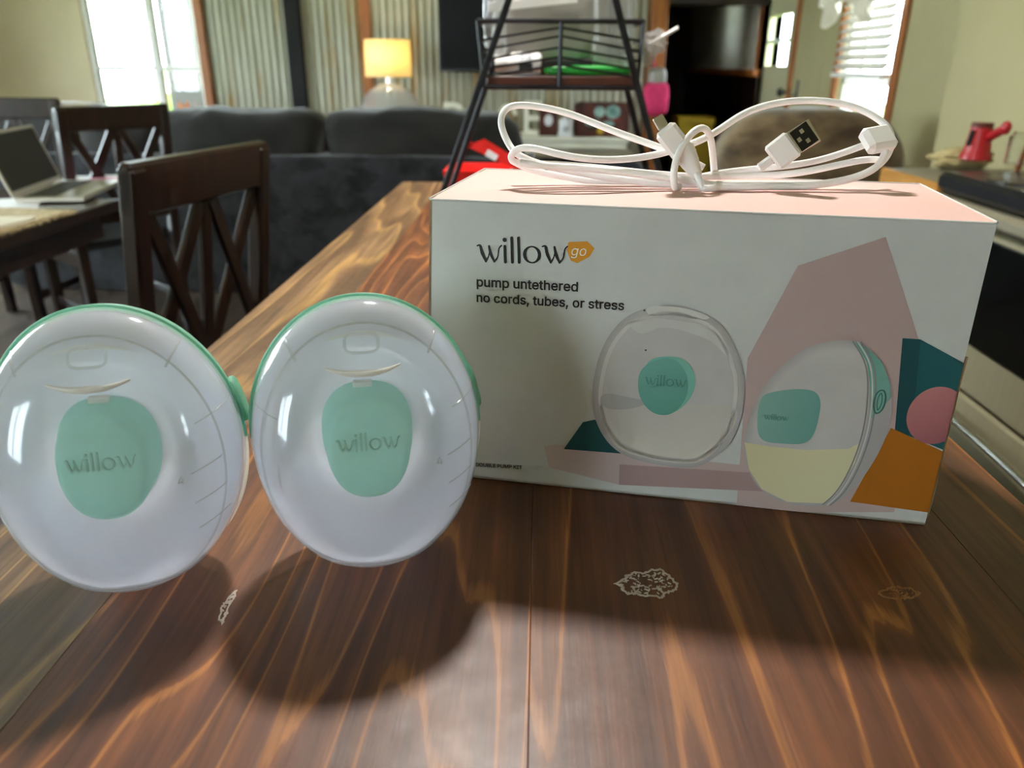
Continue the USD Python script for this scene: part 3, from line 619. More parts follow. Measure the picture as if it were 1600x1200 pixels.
sub(pxpoly([(1030, 560), (1052, 560), (1070, 578), (1075, 605), (1066, 630), (1046, 646), (1022, 644), (1003, 625), (997, 600), (1004, 575)], True), 10, lin('#74b0a4', '#5f9f92', (1010, 560), (1050, 645)), 'teal cap on the printed upright pump')
# printed pump, three-quarter, holding milk
o2 = pxpoly([(1310, 531), (1345, 536), (1375, 562), (1391, 600), (1393, 640), (1380, 690), (1355, 735), (1320, 775), (1285, 789), (1230, 785), (1190, 765), (1168, 730), (1163, 690), (1175, 640), (1200, 595), (1235, 560), (1268, 540)], True)
pic('printed_pump', o2, 6, body(o2, '#c9c3c2', '#b2adad', 0.006), 'printed tilted pump half full of pale milk')
seam = LineString(spline([buv(*p) for p in ((1335, 533), (1353, 565), (1358, 610), (1352, 665), (1335, 720), (1308, 768), (1288, 787))], 40))
sub(o2.intersection(Polygon(list(seam.coords) + [buv(1285, 800), buv(1420, 800), buv(1420, 520), buv(1335, 520)])).buffer(0), 7, flatc('#b4aeb0'))
sub(pxpoly([(1335, 533), (1352, 540), (1378, 566), (1390, 600), (1391, 620), (1375, 640), (1358, 655), (1360, 610), (1354, 565)]), 8, lin('#6fa99c', '#82b5a9', (1345, 540), (1380, 640)), 'teal side band on the printed tilted pump')
sub(pxpoly([(1163, 690), (1200, 696), (1260, 702), (1325, 700), (1345, 690), (1335, 722), (1308, 768), (1285, 785), (1230, 783), (1190, 763), (1170, 732)]), 8, lin('#d9cfa6', '#e2d9b4', (1180, 700), (1300, 770)), 'cream coloured milk in the printed pump')
for k, dd in enumerate((0.0, 0.0026, 0.0045)):
    sub(affinity.translate(seam.buffer(0.00045), dd - 0.001, 0), 9, flatc('#8f8b8c' if k != 1 else '#d3cecd'))
sub(pxpoly([(1190, 620), (1205, 612), (1270, 610), (1281, 625), (1279, 650), (1262, 688), (1225, 692), (1190, 685), (1183, 655)], True), 9, lin('#88b3aa', '#6ea39a', (1185, 640), (1280, 650)), 'teal cap on the printed tilted pump')
ring_b = pxpoly([(1369, 612), (1380, 608), (1384, 622), (1376, 642), (1367, 645)], True)
sub(ring_b.difference(ring_b.buffer(-0.0009)), 10, flatc('#3f6f68')); rb2 = ring_b.buffer(-0.002); sub(rb2.difference(rb2.buffer(-0.0006)), 10, flatc('#3f6f68'))
sub(Point(buv(1009, 546)).buffer(0.0006), 11, flatc('#30302c')); sub(Point(buv(1007, 484)).buffer(0.0006), 11, flatc('#3a3a36'))

def fit(g, a, b):
    x0, _, x1, _ = g.bounds; s = np.linalg.norm(b - a) / (x1 - x0); ang = math.degrees(math.atan2(*(b - a)[::-1]))
    g = affinity.translate(affinity.scale(g, s, s, origin=(x0, 0)), a[0] - x0, a[1]); return affinity.rotate(g, ang, origin=tuple(a))
# lettering
def text_poly(text, p0, p1, bold=False, shear=0.0):
    """polygons of text whose baseline runs from pixel p0 to pixel p1"""
    a, b = buv(*p0), buv(*p1)
    m = meshkit.text_mesh(text, 1.0, 0.1, bold)
    x0, x1 = m.bounds[0][0], m.bounds[1][0]; s = np.linalg.norm(b - a) / (x1 - x0); th_ = math.atan2(*(b - a)[::-1])
    v = m.vertices.copy(); X = (v[:, 0] - x0 + shear * v[:, 1]) * s; Y = v[:, 1] * s
    U = a[0] + X * math.cos(th_) - Y * math.sin(th_); W = a[1] + X * math.sin(th_) + Y * math.cos(th_)
    m.vertices = np.c_[U, -0.00012 * 3 - v[:, 2] * 0.001, W]; m.fix_normals(); return m
obj('lettering', text_poly('pump untethered', (745, 447), (903, 455), True), M['ink'], carton, local=True)
obj('lettering', text_poly('no cords, tubes, or stress', (745, 471), (975, 484), True), M['ink'], carton, local=True)
obj('lettering', text_poly('DOUBLE PUMP KIT', (744, 728), (816, 732.5), True), M['ink'], carton, local=True)
def stroke(pts, ws, n=40):
    P = spline(pts, n) if len(pts) > 2 else np.linspace(pts[0], pts[1], n)
    w = np.interp(np.linspace(0, 1, n), np.linspace(0, 1, len(ws)), ws)
    return unary_union([LineString([P[i], P[i + 1]]).buffer((w[i] + w[i + 1]) / 4, 6) for i in range(n - 1)])
def logo_w(x):
    return unary_union([stroke([(x - 0.06, 1.0), (x + 0.1, 1.03), (x + 0.17, 0.9)], [0.05, 0.09, 0.14]), stroke([(x + 0.15, 0.95), (x + 0.24, 0.55), (x + 0.44, 0.06)], [0.13, 0.17, 0.1]),
        stroke([(x + 0.44, 0.04), (x + 0.62, 0.35), (x + 0.72, 0.86)], [0.1, 0.05, 0.05]), stroke([(x + 0.68, 0.98), (x + 0.78, 0.5), (x + 0.97, 0.06)], [0.1, 0.17, 0.1]),
        stroke([(x + 0.97, 0.04), (x + 1.2, 0.35), (x + 1.3, 0.85), (x + 1.46, 1.03)], [0.1, 0.05, 0.05, 0.06])])
def logo():
    g = [logo_w(0)]
    x = 1.66; g += [stroke([(x, 0.02), (x, 0.98)], [0.15, 0.15], 4), Point(x, 1.38).buffer(0.115)]
    for x in (2.1, 2.52): g.append(stroke([(x, 0.02), (x, 1.5)], [0.15, 0.15], 4))
    o = affinity.scale(Point(3.32, 0.5).buffer(0.5, 24), 1.08, 1.04); i = affinity.translate(affinity.scale(Point(3.32, 0.5).buffer(0.5, 24), 0.74, 0.92), 0.0, 0)
    g.append(o.difference(i)); g.append(logo_w(4.02))
    return unary_union(g).buffer(0.014)
lg = logo()
a_, b_ = buv(746, 409), buv(888, 411.5)
def fit(g, a, b):
    x0, _, x1, _ = g.bounds; s = np.linalg.norm(b - a) / (x1 - x0); ang = math.degrees(math.atan2(*(b - a)[::-1]))
    g = affinity.translate(affinity.scale(g, s, s, origin=(x0, 0)), a[0] - x0, a[1]); return affinity.rotate(g, ang, origin=tuple(a))
M['teal_ink'] = pm('teal_ink', C('#548c82'), 0.5)
obj('logo_lettering', flat(fit(lg, buv(1007, 599), buv(1072, 604)), 12), M['teal_ink'], carton, local=True, label='small teal wordmark on the printed upright cap')
obj('logo_lettering', flat(fit(lg, buv(1193, 654), buv(1232, 656)), 12), M['teal_ink'], carton, local=True, label='small teal wordmark on the printed tilted cap')
obj('logo_lettering', flat(fit(lg, a_, b_), 2), M['ink'], carton, local=True)
tagp = pxpoly([(888, 378), (918, 377), (929, 388), (921, 401), (902, 411), (892, 407), (886, 392)])
obj('logo_tag', flat(tagp.buffer(-0.001).buffer(0.001), 2), M['orange_ink'], carton, local=True, label='orange printed tag beside the black wordmark')
obj('lettering', text_poly('go', (892, 398.5), (915, 399.5), False, 0.18), M['white_ink'], carton, local=True)

# ---------------------------------------------------------------- the pumps
PA, PB, PZC = 0.0630, 0.0780, 0.0770
def outline(th, s=1.0):
    """egg outline around (0, PZC), flat at the foot"""
    c, sn = np.cos(th), np.sin(th); e = 0.98
    x = PA * np.sign(c) * np.abs(c) ** e; z = PB * np.sign(sn) * np.abs(sn) ** e
    x = x * (1 - 0.025 * sn * np.abs(sn))
    return s * x, s * z
ER, EY = 0.62, 0.85
def dome(s, D, n=96, m=26, y0=0.0, phi1=math.pi / 2):
    th = np.linspace(0, 2 * np.pi, n + 1); ph = np.linspace(0, phi1, m)
    ox, oz = outline(th, s); V = np.zeros((m, n + 1, 3))
    for i, p in enumerate(ph):
        r = math.cos(p) ** ER if p < math.pi / 2 - 1e-6 else 0.0
        V[i, :, 0] = ox * r; V[i, :, 2] = PZC + oz * r * 1.0; V[i, :, 1] = y0 + D * math.sin(p) ** EY
    if D < 0: V[..., 1] = y0 + (V[..., 1] - y0) * (1 - 0.36 * (V[..., 2] - PZC) / PB)
    k = V[..., 2]; V[..., 2] = np.where(k < 0.005, 0.005 - 0.005 * np.tanh((0.005 - k) / 0.005), k)
    return V
def on_shell(x, z, D, s=1.0):
    x, z = np.asarray(x, float), np.asarray(z, float)
    th = np.arctan2((z - PZC) / PB, x / PA); best = None
    ox, oz = outline(th, s); rr = np.hypot(x, z - PZC) / np.hypot(ox, oz)
    c = np.clip(rr, 0, 1) ** (1 / ER); return D * np.sqrt(np.clip(1 - c * c, 0, 1)) ** EY * ((1 - 0.36 * (z - PZC) / PB) if D < 0 else 1)
DF, DB = -0.045, 0.026
def surf(name, V, mat, parent, flip=False, thick=0.0):
    m = grid_mesh(V); m.merge_vertices(); m.update_faces(m.nondegenerate_faces())
    if flip: m.invert()
    return obj(name, m, mat, parent, smooth=True, local=True)
def make_pump(label, loc, rot):
    p = thing('breast_pump', label, 'breast pump', loc, rot)
    V = dome(1.0, DF); surf('container', V, M['shell'], p, False)
    Li = dome(0.985, DF * 0.93, n=140, m=70, y0=-0.0006)
    dd_ = np.sqrt((Li[..., 0] / 0.0265) ** 2 + ((Li[..., 2] - 0.0845) / 0.0325) ** 2); w_ = np.clip((dd_ - 1.1) / 1.15, 0, 1); w_ = w_ * w_ * (3 - 2 * w_)
    Li[..., 1] = Li[..., 1] * w_ + (1 - w_) * np.maximum(Li[..., 1], -0.0185 * (1 - 0.36 * (Li[..., 2] - PZC) / PB))
    m = grid_mesh(Li); m.merge_vertices(); m.update_faces(m.nondegenerate_faces())
    obj('liner', m, M['milky'], p, smooth=True, local=True, label='milky white inner liner')
    # back: mint housing above, cream flange below
    Vb = dome(1.012, DB, y0=0.0015, m=20); n = Vb.shape[1]
    th = np.linspace(0, 2 * np.pi, n)
    up = (th >= math.radians(-2)) & (th <= math.radians(182)); idx = np.where(up)[0]
    lo1 = np.where(th >= math.radians(178))[0]
    # seam lips
    ox, oz = outline(th, 1.015); lip = np.stack([ox, np.zeros(n), PZC + oz], -1); lip[:, 2] = np.maximum(lip[:, 2], 0.0012)
    a = cat_([grid_mesh(Vb[:9][:, idx] * [1.001, 1.02, 1.0]), tube(lip[idx], 0.0009, 8)]); b = cat_([grid_mesh(Vb), tube(lip[lo1], 0.0009, 8)])
    for mm in (a, b): mm.fix_normals()
    ho = obj('housing', a, M['mint_deep'], p, smooth=50, local=True, label='mint green band around the upper rim')
    obj('flange', b, M['cream_plastic'], p, smooth=50, local=True, label='cream rear flange')
    # power button on the right flank
    t0 = math.radians(14); bx, bz = [float(q) for q in outline(np.array([t0]), 1.01)] if False else (float(outline(np.array([t0]), 1.005)[0][0]), float(outline(np.array([t0]), 1.005)[1][0]))
    bt = pillow(0.006, 0.016, 0.026, 0.6, 24, 14)
    obj('button', place(bt, ry(-t0), (bx, 0.008, PZC + bz)), M['mint_deep'], ho, smooth=True, local=True)
    # motor cap in its recess
    def egg(w, h, n=64):
        t = np.linspace(0, 2 * np.pi, n, endpoint=False); c, s = np.cos(t), np.sin(t)
        return np.stack([w / 2 * np.sign(c) * np.abs(c) ** 0.85 * (1 + 0.05 * s), h / 2 * np.sign(s) * np.abs(s) ** 0.88], -1)
    zc = 0.0825
    lean = lambda y, z: y * (1 - 0.36 * (z - PZC) / PB)
    rings = [(0.0485, 0.0575, -0.0165, 0.002), (0.0480, 0.0570, -0.0225, 0.0015), (0.0455, 0.0560, -0.0245, 0), (0.0440, 0.0550, -0.0340, 0), (0.0425, 0.0535, -0.0368, 0), (0.0400, 0.0510, -0.0385, 0), (0.0360, 0.0470, -0.0393, 0), (0.023, 0.033, -0.0398, 0), (0.0, 0.0, -0.040, 0)]
    Vc = []
    for w, h, y, dz in rings:
        e = egg(w, h); e = np.vstack([e, e[:1]]); z__ = zc + dz + e[:, 1]; Vc.append(np.stack([e[:, 0], lean(np.full(len(e), y), z__), z__], -1))
    m = grid_mesh(np.array(Vc)[:, ::-1]); m.merge_vertices(); m.update_faces(m.nondegenerate_faces()); m.fix_normals()
    cap = obj('motor_cap', m, M['mint_glow'], p, smooth=40, local=True, label='mint green motor cap with raised wordmark')
    wl = fit(logo(), np.array([-0.0165, 0.0]), np.array([0.0165, 0.0]))
    t = extr(wl, 0.0013); v = t.vertices.copy(); z__ = zc + 0.0005 + v[:, 1]; t.vertices = np.c_[v[:, 0], lean(-0.0393 - v[:, 2], z__), z__]; t.fix_normals()
    obj('raised_lettering', t, M['mint'], cap, local=True)
    # clip tab above the cap
    obj('clip', [cbox((-0.006, -0.0205, zc + 0.0285), (0.004, -0.0165, zc + 0.032), 0.0006)], M['white_plastic'], cap, local=True)
    # details moulded in the container
    def line(pts, r, off=0.0004, n=40):
        q = spline(pts, n) if len(pts) > 2 else np.linspace(pts[0], pts[1], n)
        return tube(np.c_[q[:, 0], on_shell(q[:, 0], q[:, 1], DF) - off * np.sign(1), q[:, 1]], r, 7)
    obj('grip_ridge', line([(-0.019, 0.1270), (-0.01, 0.1247), (0.0, 0.1240), (0.01, 0.1247), (0.019, 0.1270)], np.interp(np.linspace(0, 1, 40), [0, 0.3, 0.5, 0.7, 1], [0.0005, 0.0016, 0.0020, 0.0016, 0.0005]), 0.0016), M['white_plastic'], p, smooth=50, local=True)
    a = np.linspace(0, 2 * np.pi, 40, endpoint=False); c, s = np.cos(a), np.sin(a)
    q = np.stack([0.0085 * np.sign(c) * np.abs(c) ** 0.5, 0.1375 + 0.0042 * np.sign(s) * np.abs(s) ** 0.6], -1)
    obj('vent_rim', tube(np.c_[q[:, 0], on_shell(q[:, 0], q[:, 1], DF) - 0.0003, q[:, 1]], 0.0007, 6, True), M['shell'], p, smooth=True, local=True)
    sl = Polygon(q * [0.75, 1] + [0, 0.1325 * 0]); e = np.array(sl.buffer(-0.0012).exterior.coords)[:-1]
    # pale opening under the top: the liner's collar
    ang = np.linspace(math.radians(52), math.radians(128), 40); rr = np.linspace(0.80, 0.965, 10); Vp = np.zeros((10, 40, 3))
    for i, k in enumerate(rr):
        for j, t_ in enumerate(ang):
            kk = 0.965 - (0.965 - k) * (1 - 0.55 * (abs(t_ - math.pi / 2) / math.radians(38)) ** 2)
            x, z = outline(np.array([t_]), kk); x, z = float(x[0]), float(z[0]) + PZC
            Vp[i, j] = (x, on_shell(x, z, DF) * 0.80, z)
    m = grid_mesh(Vp); m.fix_normals(); obj('collar', m, M['cream_plastic'], p, smooth=True, local=True, label='pale cream collar under the top edge')
    for sx in (-1, 1):
        t_ = math.radians(90 - sx * 39); pts = [tuple(float(q[0]) + (PZC if k else 0) for k, q in enumerate(outline(np.array([t_]), s_))) for s_ in (0.99, 0.93, 0.86)]
        obj('snap_rib', line(pts, 0.0006, 0.0001, 12), M['clear_film'], p, smooth=True, local=True)
    # inner wall line
    thr = np.linspace(0, 2 * np.pi, 97)[:-1]; ox, oz = outline(thr, 0.885); z_ = PZC + oz
    obj('inner_wall', tube(np.c_[ox, on_shell(ox, z_, DF) * 0.93, np.maximum(z_, 0.012)], 0.0006, 6, True), M['clear_film'], p, smooth=True, local=True)
    # foot fold lines
    for zf, w in ((0.0135, 0.036), (0.0165, 0.041)):
        xs = np.linspace(-w, w, 24); obj('foot_fold', tube(np.c_[xs, on_shell(xs, np.full(24, zf), DF) * 0.99 - 0.0, np.full(24, zf)], 0.0006, 6), M['clear_film'], p, smooth=True, local=True)
    # volume marks on both flanks
    for zc_ in (0.046, 0.061, 0.077, 0.101):
        for sx in (-1, 1):
            if sx < 0 and zc_ != 0.101: continue
            x0 = 0.041 if zc_ != 0.101 else 0.045
            if sx > 0 and zc_ == 0.077:
                t4 = meshkit.text_mesh('4', 0.0045, 0.0004); v4 = t4.vertices.copy(); X4, Z4 = v4[:, 0] + 0.0345, v4[:, 1] + zc_ - 0.004
                t4.vertices = np.c_[X4, on_shell(X4, Z4, DF) - 0.0005 - v4[:, 2], Z4]; t4.fix_normals(); obj('volume_number', t4, M['clear_film'], p, local=True)
            obj('volume_mark', line([(sx * x0, zc_), (sx * (x0 + 0.014), zc_ + 0.0035)], 0.00035, 0.0002, 10), M['clear_film'], p, local=True)
    return p
p2 = at_z(577, 872, TOP)
pump2_loc = np.array([p2[0] + 0.001, p2[1] + 0.0165, TOP])
rot2 = math.atan2(-pump2_loc[0], pump2_loc[1]) * -1.0
pmp = make_pump('translucent white pump with mint cap standing directly beside the carton', pump2_loc, 0)
pmp.GetPrim().GetAttribute('xformOp:translate')
p1 = at_z(190, 902, TOP)
pump1_loc = np.array([p1[0] + 0.009, p1[1] + 0.013, TOP])
def face(loc, extra): return -math.atan2(-loc[0], loc[1]) * 0 + math.atan2(loc[0], loc[1]) * -1 * extra
pmp.ClearXformOpOrder(); pmp.AddTranslateOp(opSuffix='at').Set(Gf.Vec3d(*pump2_loc)); pmp.AddRotateZOp().Set(math.degrees(math.atan2(-pump2_loc[0], pump2_loc[1])) * 0.95)
copy_of(pmp, pump1_loc, math.atan2(-pump1_loc[0], pump1_loc[1]) * 0.45, 'translucent white pump with mint cap at the left edge of the island')

# ---------------------------------------------------------------- charging cables on the carton
YC = B0[1] + 0.055
def cp(px, py, dy=0.0): return at_y(px, py, YC + dy)
RC = 0.0023
cbl = thing('charging_cable', 'white charging cable coiled in a loose bundle on the pink carton lid', 'cable', cp(1085, 280))
base = [(1062, 300, -.01), (1085, 255, -.012), (1110, 215, -.014), (1080, 205, -.012), (1058, 255, -.012), (1050, 300, -.012)]
DYS = dict(a=2.2, b=1.5, c=1.4, tie=1.0, d=1.0)
runs = {
 # long upper loop, left
 'a': [(1100, 262, .0), (1050, 238, .002), (960, 205, .006), (890, 178, .01), (835, 166, .01), (795, 168, .008), (783, 190, .004), (795, 225, .0), (812, 243, -.004), (850, 258, -.004), (930, 274, -.004), (1050, 291, -.004), (1180, 300, -.002), (1260, 290, 0), (1340, 275, .004), (1385, 245, .006), (1392, 210, .008), (1372, 186, .01), (1330, 166, .012), (1270, 157, .012), (1205, 163, .01), (1155, 182, .006), (1112, 210, .002), (1060, 232, 0), (1000, 246, -.004), (930, 249, -.008), (870, 240, -.008), (825, 231, -.006), (803, 237, -.004), (800, 250, -.002), (840, 256, 0), (930, 262, .002), (1070, 275, .002), (1160, 275, .004), (1230, 272, .004), (1290, 262, .004), (1350, 250, .006), (1376, 250, .01)],
 'b': [(800, 251, .006), (830, 265, .004), (880, 276, .004), (960, 287, .002), (1060, 282, .004), (1130, 270, .006), (1200, 262, .008), (1280, 250, .008), (1352, 226, .008)],
 'c': [(812, 254, -.012), (840, 258, -.012), (900, 262, -.01), (980, 270, -.01), (1050, 278, -.01), (1130, 292, -.01), (1190, 299, -.01), (1250, 292, -.008), (1320, 282, -.004), (1372, 258, 0), (1384, 232, .004)],
 'tie': [(1060, 305, -.02), (1053, 285, -.024), (1056, 252, -.022), (1070, 222, -.016), (1090, 202, -.01), (1106, 206, .0), (1113, 235, .008), (1116, 270, .012)],
 'd': [(1082, 262, -.014), (1092, 280, -.022), (1102, 302, -.026), (1113, 309, -.024), (1121, 298, -.02), (1150, 296, -.018), (1180, 305, -.016), (1215, 303, -.012), (1260, 293, -.01)],
}
zmin = TOP + BH + 0.0016 + RC
parts_ = []
for k, pts in runs.items():
    q = spline([cp(p[0], p[1], (p[2] if len(p) > 2 else 0) * DYS[k]) for p in pts], 30 + 14 * len(pts)); q[:, 2] = np.maximum(q[:, 2], zmin); obj('cord', tube(q, RC, 12), M['cable'], cbl, smooth=True)
def plug(name, p0, p1, w, h, mat, parent, c=0.002, up=(0, -1, 0.3), label=None):
    return obj(name, bar(p0, p1, w, h, c, up), mat, parent, label=label)
# usb plug: body, shell, contacts
ua, ub, uc = cp(1186, 262, -.004), cp(1240, 223, -.008), cp(1273, 203, -.010)
ax = (ub - ua) / np.linalg.norm(ub - ua)
view = -(ua - EYE) / np.linalg.norm(ua - EYE)
obj('plug_body', bar(cp(1206, 249, -.006), ub, 0.0185, 0.0095, 0.0016, view), M['white_plastic'], cbl, label='white plug body')
obj('strain_relief', [bar(cp(1184, 264, -.004), cp(1208, 247, -.006), 0.006, 0.0055, 0.0016, view)], M['white_plastic'], cbl)
ush = obj('connector_shell', bar(ub - ax * 0.001, uc, 0.0160, 0.0055, 0.0005, view), M['chrome'], cbl, label='metal connector with square contact windows')
sd, tt, dd = frame_to(ax, view)
mid = ub + (uc - ub) * 0.5
def face_plate(cx, cy, w, h, z, mat, nm, parent):
    m = cbox((-w / 2, z, -h / 2), (w / 2, z + 0.0003, h / 2), 0.0001); Mx = np.eye(4); Mx[:3, 0], Mx[:3, 1], Mx[:3, 2], Mx[:3, 3] = sd, tt, dd, mid + sd * cx + ax * cy
    m.apply_transform(Mx); obj(nm, m, mat, parent)
face_plate(0, -0.0002, 0.0145, 0.0118, 0.0027, M['stove_glass'], 'contact_face', ush)
for cx, cy in ((-0.0036, 0.0005), (0.0036, 0.0005), (0.0, -0.0034)): face_plate(cx, cy, 0.0028, 0.0024, 0.0029, M['chrome'], 'contact_window', ush)
# micro plug, upper left
ma, mb, mc = cp(1082, 262, -.014), cp(1037, 200, -.012), cp(1027, 182, -.011)
view2 = -(mb - EYE) / np.linalg.norm(mb - EYE)
obj('plug_body', bar(cp(1076, 250, -.014), mb, 0.0150, 0.0085, 0.0024, view2), M['white_plastic'], cbl, label='white plug body standing up at the left')
obj('strain_relief', lathe([(0, 0), (0.0032, 0), (0.006, 0.010), (0.0075, 0.02), (0, 0.02)], 20).apply_transform(np.vstack([np.c_[np.stack(frame_to(cp(1076, 250, -.014) - cp(1090, 276, -.018)), 1), cp(1090, 276, -.018)], [0, 0, 0, 1]])), M['white_plastic'], cbl, smooth=40)
obj('connector_shell', bar(mb, mc, 0.0072, 0.0026, 0.0006, view2), M['chrome'], cbl, label='small metal connector tip')
# second cable's plug at the right end, seen from its cord end
ra, rb_ = cp(1352, 226, .008), cp(1394, 214, .012)
vr = -(ra - EYE) / np.linalg.norm(ra - EYE)
obj('plug_body', bar(cp(1350, 222, .006), rb_, 0.0185, 0.0105, 0.003, np.array([0.3, -0.6, 0.75])), M['white_plastic'], cbl, label='white plug body at the right end')
cb2 = None

# ---------------------------------------------------------------- wire stand behind the carton
SY, SD_ = 1.45, 0.24
def sp_(px, py, y=SY): return at_y(px, py, y)
st = thing('wire_stand', 'black metal tiered basket stand with wooden shelf behind the carton', 'basket stand', (sp_(875, 250)[0], SY + SD_ / 2, TOP))
def rod(a, b, r=0.005): return tube([a, b], r, 8)
lf0, lf1 = sp_(700, 277), sp_(797, -6); rf0, rf1 = sp_(1034, 285), sp_(957, -20)
def ext(p, q, z): t = (z - p[2]) / (q[2] - p[2]); return p + (q - p) * t
ZT = sp_(800, -60)[2] + 0.1
LEG = []
for a, b in ((lf0, lf1), (rf0, rf1)):
    f0, f1 = ext(a, b, TOP + 0.004), ext(a, b, ZT); obj('leg', bar(f0, f1, 0.0115, 0.0115, 0.002, (0, -1, 0)), M['steel_rod'], st)
    g0, g1 = f0 + (0, SD_, 0), f1 + (0, SD_ * 0.72, 0); obj('leg', bar(g0, g1, 0.0115, 0.0115, 0.002, (0, -1, 0)), M['steel_rod'], st)
    LEG.append((f0, f1, g0, g1))
obj('base_bar', [rod(LEG[0][0], LEG[0][2], 0.004), rod(LEG[1][0], LEG[1][2], 0.004)], M['steel_rod'], st)
x0, x1 = sp_(746, 34, SY + 0.02)[0], sp_(1005, 34, SY + 0.02)[0]
zt, zbm = sp_(875, 33, SY + 0.02)[2], sp_(875, 137, SY + 0.02)[2]
ya, yb_ = SY + 0.02, SY + 0.21
def loop(z, r, xa=x0, xb=x1): return [rod((xa, ya, z), (xb, ya, z), r), rod((xa, yb_, z), (xb, yb_, z), r), rod((xa, ya, z), (xa, yb_, z), r), rod((xb, ya, z), (xb, yb_, z), r)]
xi0, xi1 = sp_(757, 137, ya)[0], sp_(996, 137, ya)[0]
obj('basket_rim', loop(zt, 0.0042), M['steel_rod'], st, smooth=40)
obj('shelf_frame', loop(zbm, 0.0042, xi0, xi1), M['steel_rod'], st, smooth=40)
obj('basket_post', [rod((x0 if s else x1, y, zt), (xi0 if s else xi1, y, zbm), 0.0032) for s in (0, 1) for y in (ya, yb_)], M['steel_rod'], st, smooth=40)
xm = sp_(875, 85, ya)[0]
obj('basket_post', [rod((xm, ya, zt), (xm, ya, zbm), 0.004)], M['steel_rod'], st, smooth=40)
for k, (yl, yc_) in enumerate(((63, 43), (79, 56), (94, 74), (108, 89), (120, 101))):
    zl, zc2 = sp_(746, yl, ya)[2], sp_(875, yc_, ya)[2]
    t = (zl - zbm) / (zt - zbm); xl, xr = xi0 + (x0 - xi0) * t, xi1 + (x1 - xi1) * t
    obj('chevron_wire', [rod((xl, ya, zl), (xm, ya, zc2), 0.0021), rod((xm, ya, zc2), (xr, ya, zl), 0.0021)], M['steel_rod'], st, smooth=40)
    obj('side_wire', [rod((xl, ya, zl), (xl, yb_, zl), 0.0021), rod((xr, ya, zl), (xr, yb_, zl), 0.0021), rod((xl, yb_, zl), (xr, yb_, zl), 0.0021)], M['steel_rod'], st, smooth=40)
zs = sp_(875, 119, ya)[2]
obj('shelf_board', cbox((xi0 + 0.003, ya + 0.004, zbm + 0.003), (xi1 - 0.003, yb_ - 0.004, zs), 0.002), M['shelf_wood'], st)
# upper tier rim (above the frame)
obj('basket_rim', loop(zt + 0.24, 0.0042, x0 + 0.07, x1 - 0.07), M['steel_rod'], st, smooth=40)
# contents
def crumple(lo, hi, seed, amp, n=26):
    lo, hi = np.array(lo), np.array(hi); c, h = (lo + hi) / 2, (hi - lo) / 2
    m = pillow(2 * h[0], 2 * h[1], 2 * h[2], 0.45, n * 2, n)
    v = m.vertices; nn = meshkit.fbm(v / h.max() * 3.5 + seed, 4, seed) - 0.5; m.vertices = v * (1 + amp * nn[:, None] * 2) + c; return m
pa = thing('foil_pouch', 'large grey pouch of paper towels standing in the wire basket', 'pouch', (xm - 0.02, SY + 0.14, zs))
obj('pouch_body', crumple((x0 + 0.02, SY + 0.09, zs + 0.004), (x1 - 0.05, SY + 0.19, zt + 0.075), 3, 0.10), M['grey_foil'], pa, smooth=50)
q = [sp_(765, 10, SY + 0.1), sp_(775, 8, SY + 0.1)]
obj('label_strip', place(cbox((-0.10, -0.001, -0.008), (0.06, 0.001, 0.008), 0.0008), ry(-0.10), sp_(850, 2, SY + 0.085)), M['white_plastic'], pa)
cf = thing('plastic_bag', 'clear crinkled plastic bag at the right side of the wire basket', 'plastic bag', (x1 - 0.05, SY + 0.1, zs))
obj('bag_film', crumple((x1 - 0.085, SY + 0.05, zs + 0.004), (x1 - 0.012, SY + 0.085, zt + 0.09), 8, 0.22), M['clear_film'], cf, smooth=50)
cf2 = thing('plastic_bag', 'clear crinkled plastic bag bulging over the left rim of the wire basket', 'plastic bag', (x0 + 0.03, SY + 0.1, zs))
obj('bag_film', crumple((x0 + 0.008, SY + 0.045, zs + 0.03), (x0 + 0.05, SY + 0.085, zt + 0.09), 11, 0.2), M['clear_film'], cf2, smooth=50)
def gp(px, py, y): return sp_(px, py, y)
bo = thing('white_bottle', 'white bottle with barcode label lying on the basket shelf', 'bottle', (gp(810, 100, SY + 0.05)[0], SY + 0.05, zs))
bx0, bx1 = gp(768, 100, SY + 0.05)[0], gp(846, 100, SY + 0.05)[0]; rb3 = 0.019
pr = [(0, 0), (rb3 * 0.8, 0), (rb3, 0.004), (rb3, 0.052), (rb3 * 0.75, 0.06), (rb3 * 0.72, 0.083), (0, 0.084)]
obj('bottle_body', place(lathe(pr, 28), ry(-math.pi / 2), (bx1, SY + 0.05, zs + rb3 + 0.0005)), M['white_plastic'], bo, smooth=40)
obj('label_band', place(lathe([(rb3 + 0.0004, 0.014), (rb3 + 0.0008, 0.014), (rb3 + 0.0008, 0.042), (rb3 + 0.0004, 0.042)], 28), ry(-math.pi / 2), (bx1, SY + 0.05, zs + rb3 + 0.0005)), M['paper'], bo, smooth=40)
cxm = bx1 - 0.028
bars = []
for i, w in enumerate((0.0008, 0.0016, 0.0007, 0.0012, 0.0007, 0.0018, 0.0008)):
    a_l = []
    for ang in np.linspace(math.radians(20), math.radians(70), 6): a_l.append((cxm - 0.009 + i * 0.003, SY + 0.05 - (rb3 + 0.001) * math.cos(ang), zs + rb3 + (rb3 + 0.001) * math.sin(ang)))
    bars.append(tube(a_l, w / 2, 5))
obj('barcode', bars, M['ink'], bo)
obj('label_panel', place(cbox((-0.012, -0.0006, -0.008), (0.012, 0.0, 0.006), 0.0003), None, (cxm, SY + 0.05 - rb3 - 0.0009, zs + rb3 - 0.004)), M['ink'], bo)
gr = thing('green_packet', 'bright green snack packet lying on the basket shelf', 'packet', (gp(900, 110, SY + 0.05)[0], SY + 0.05, zs))
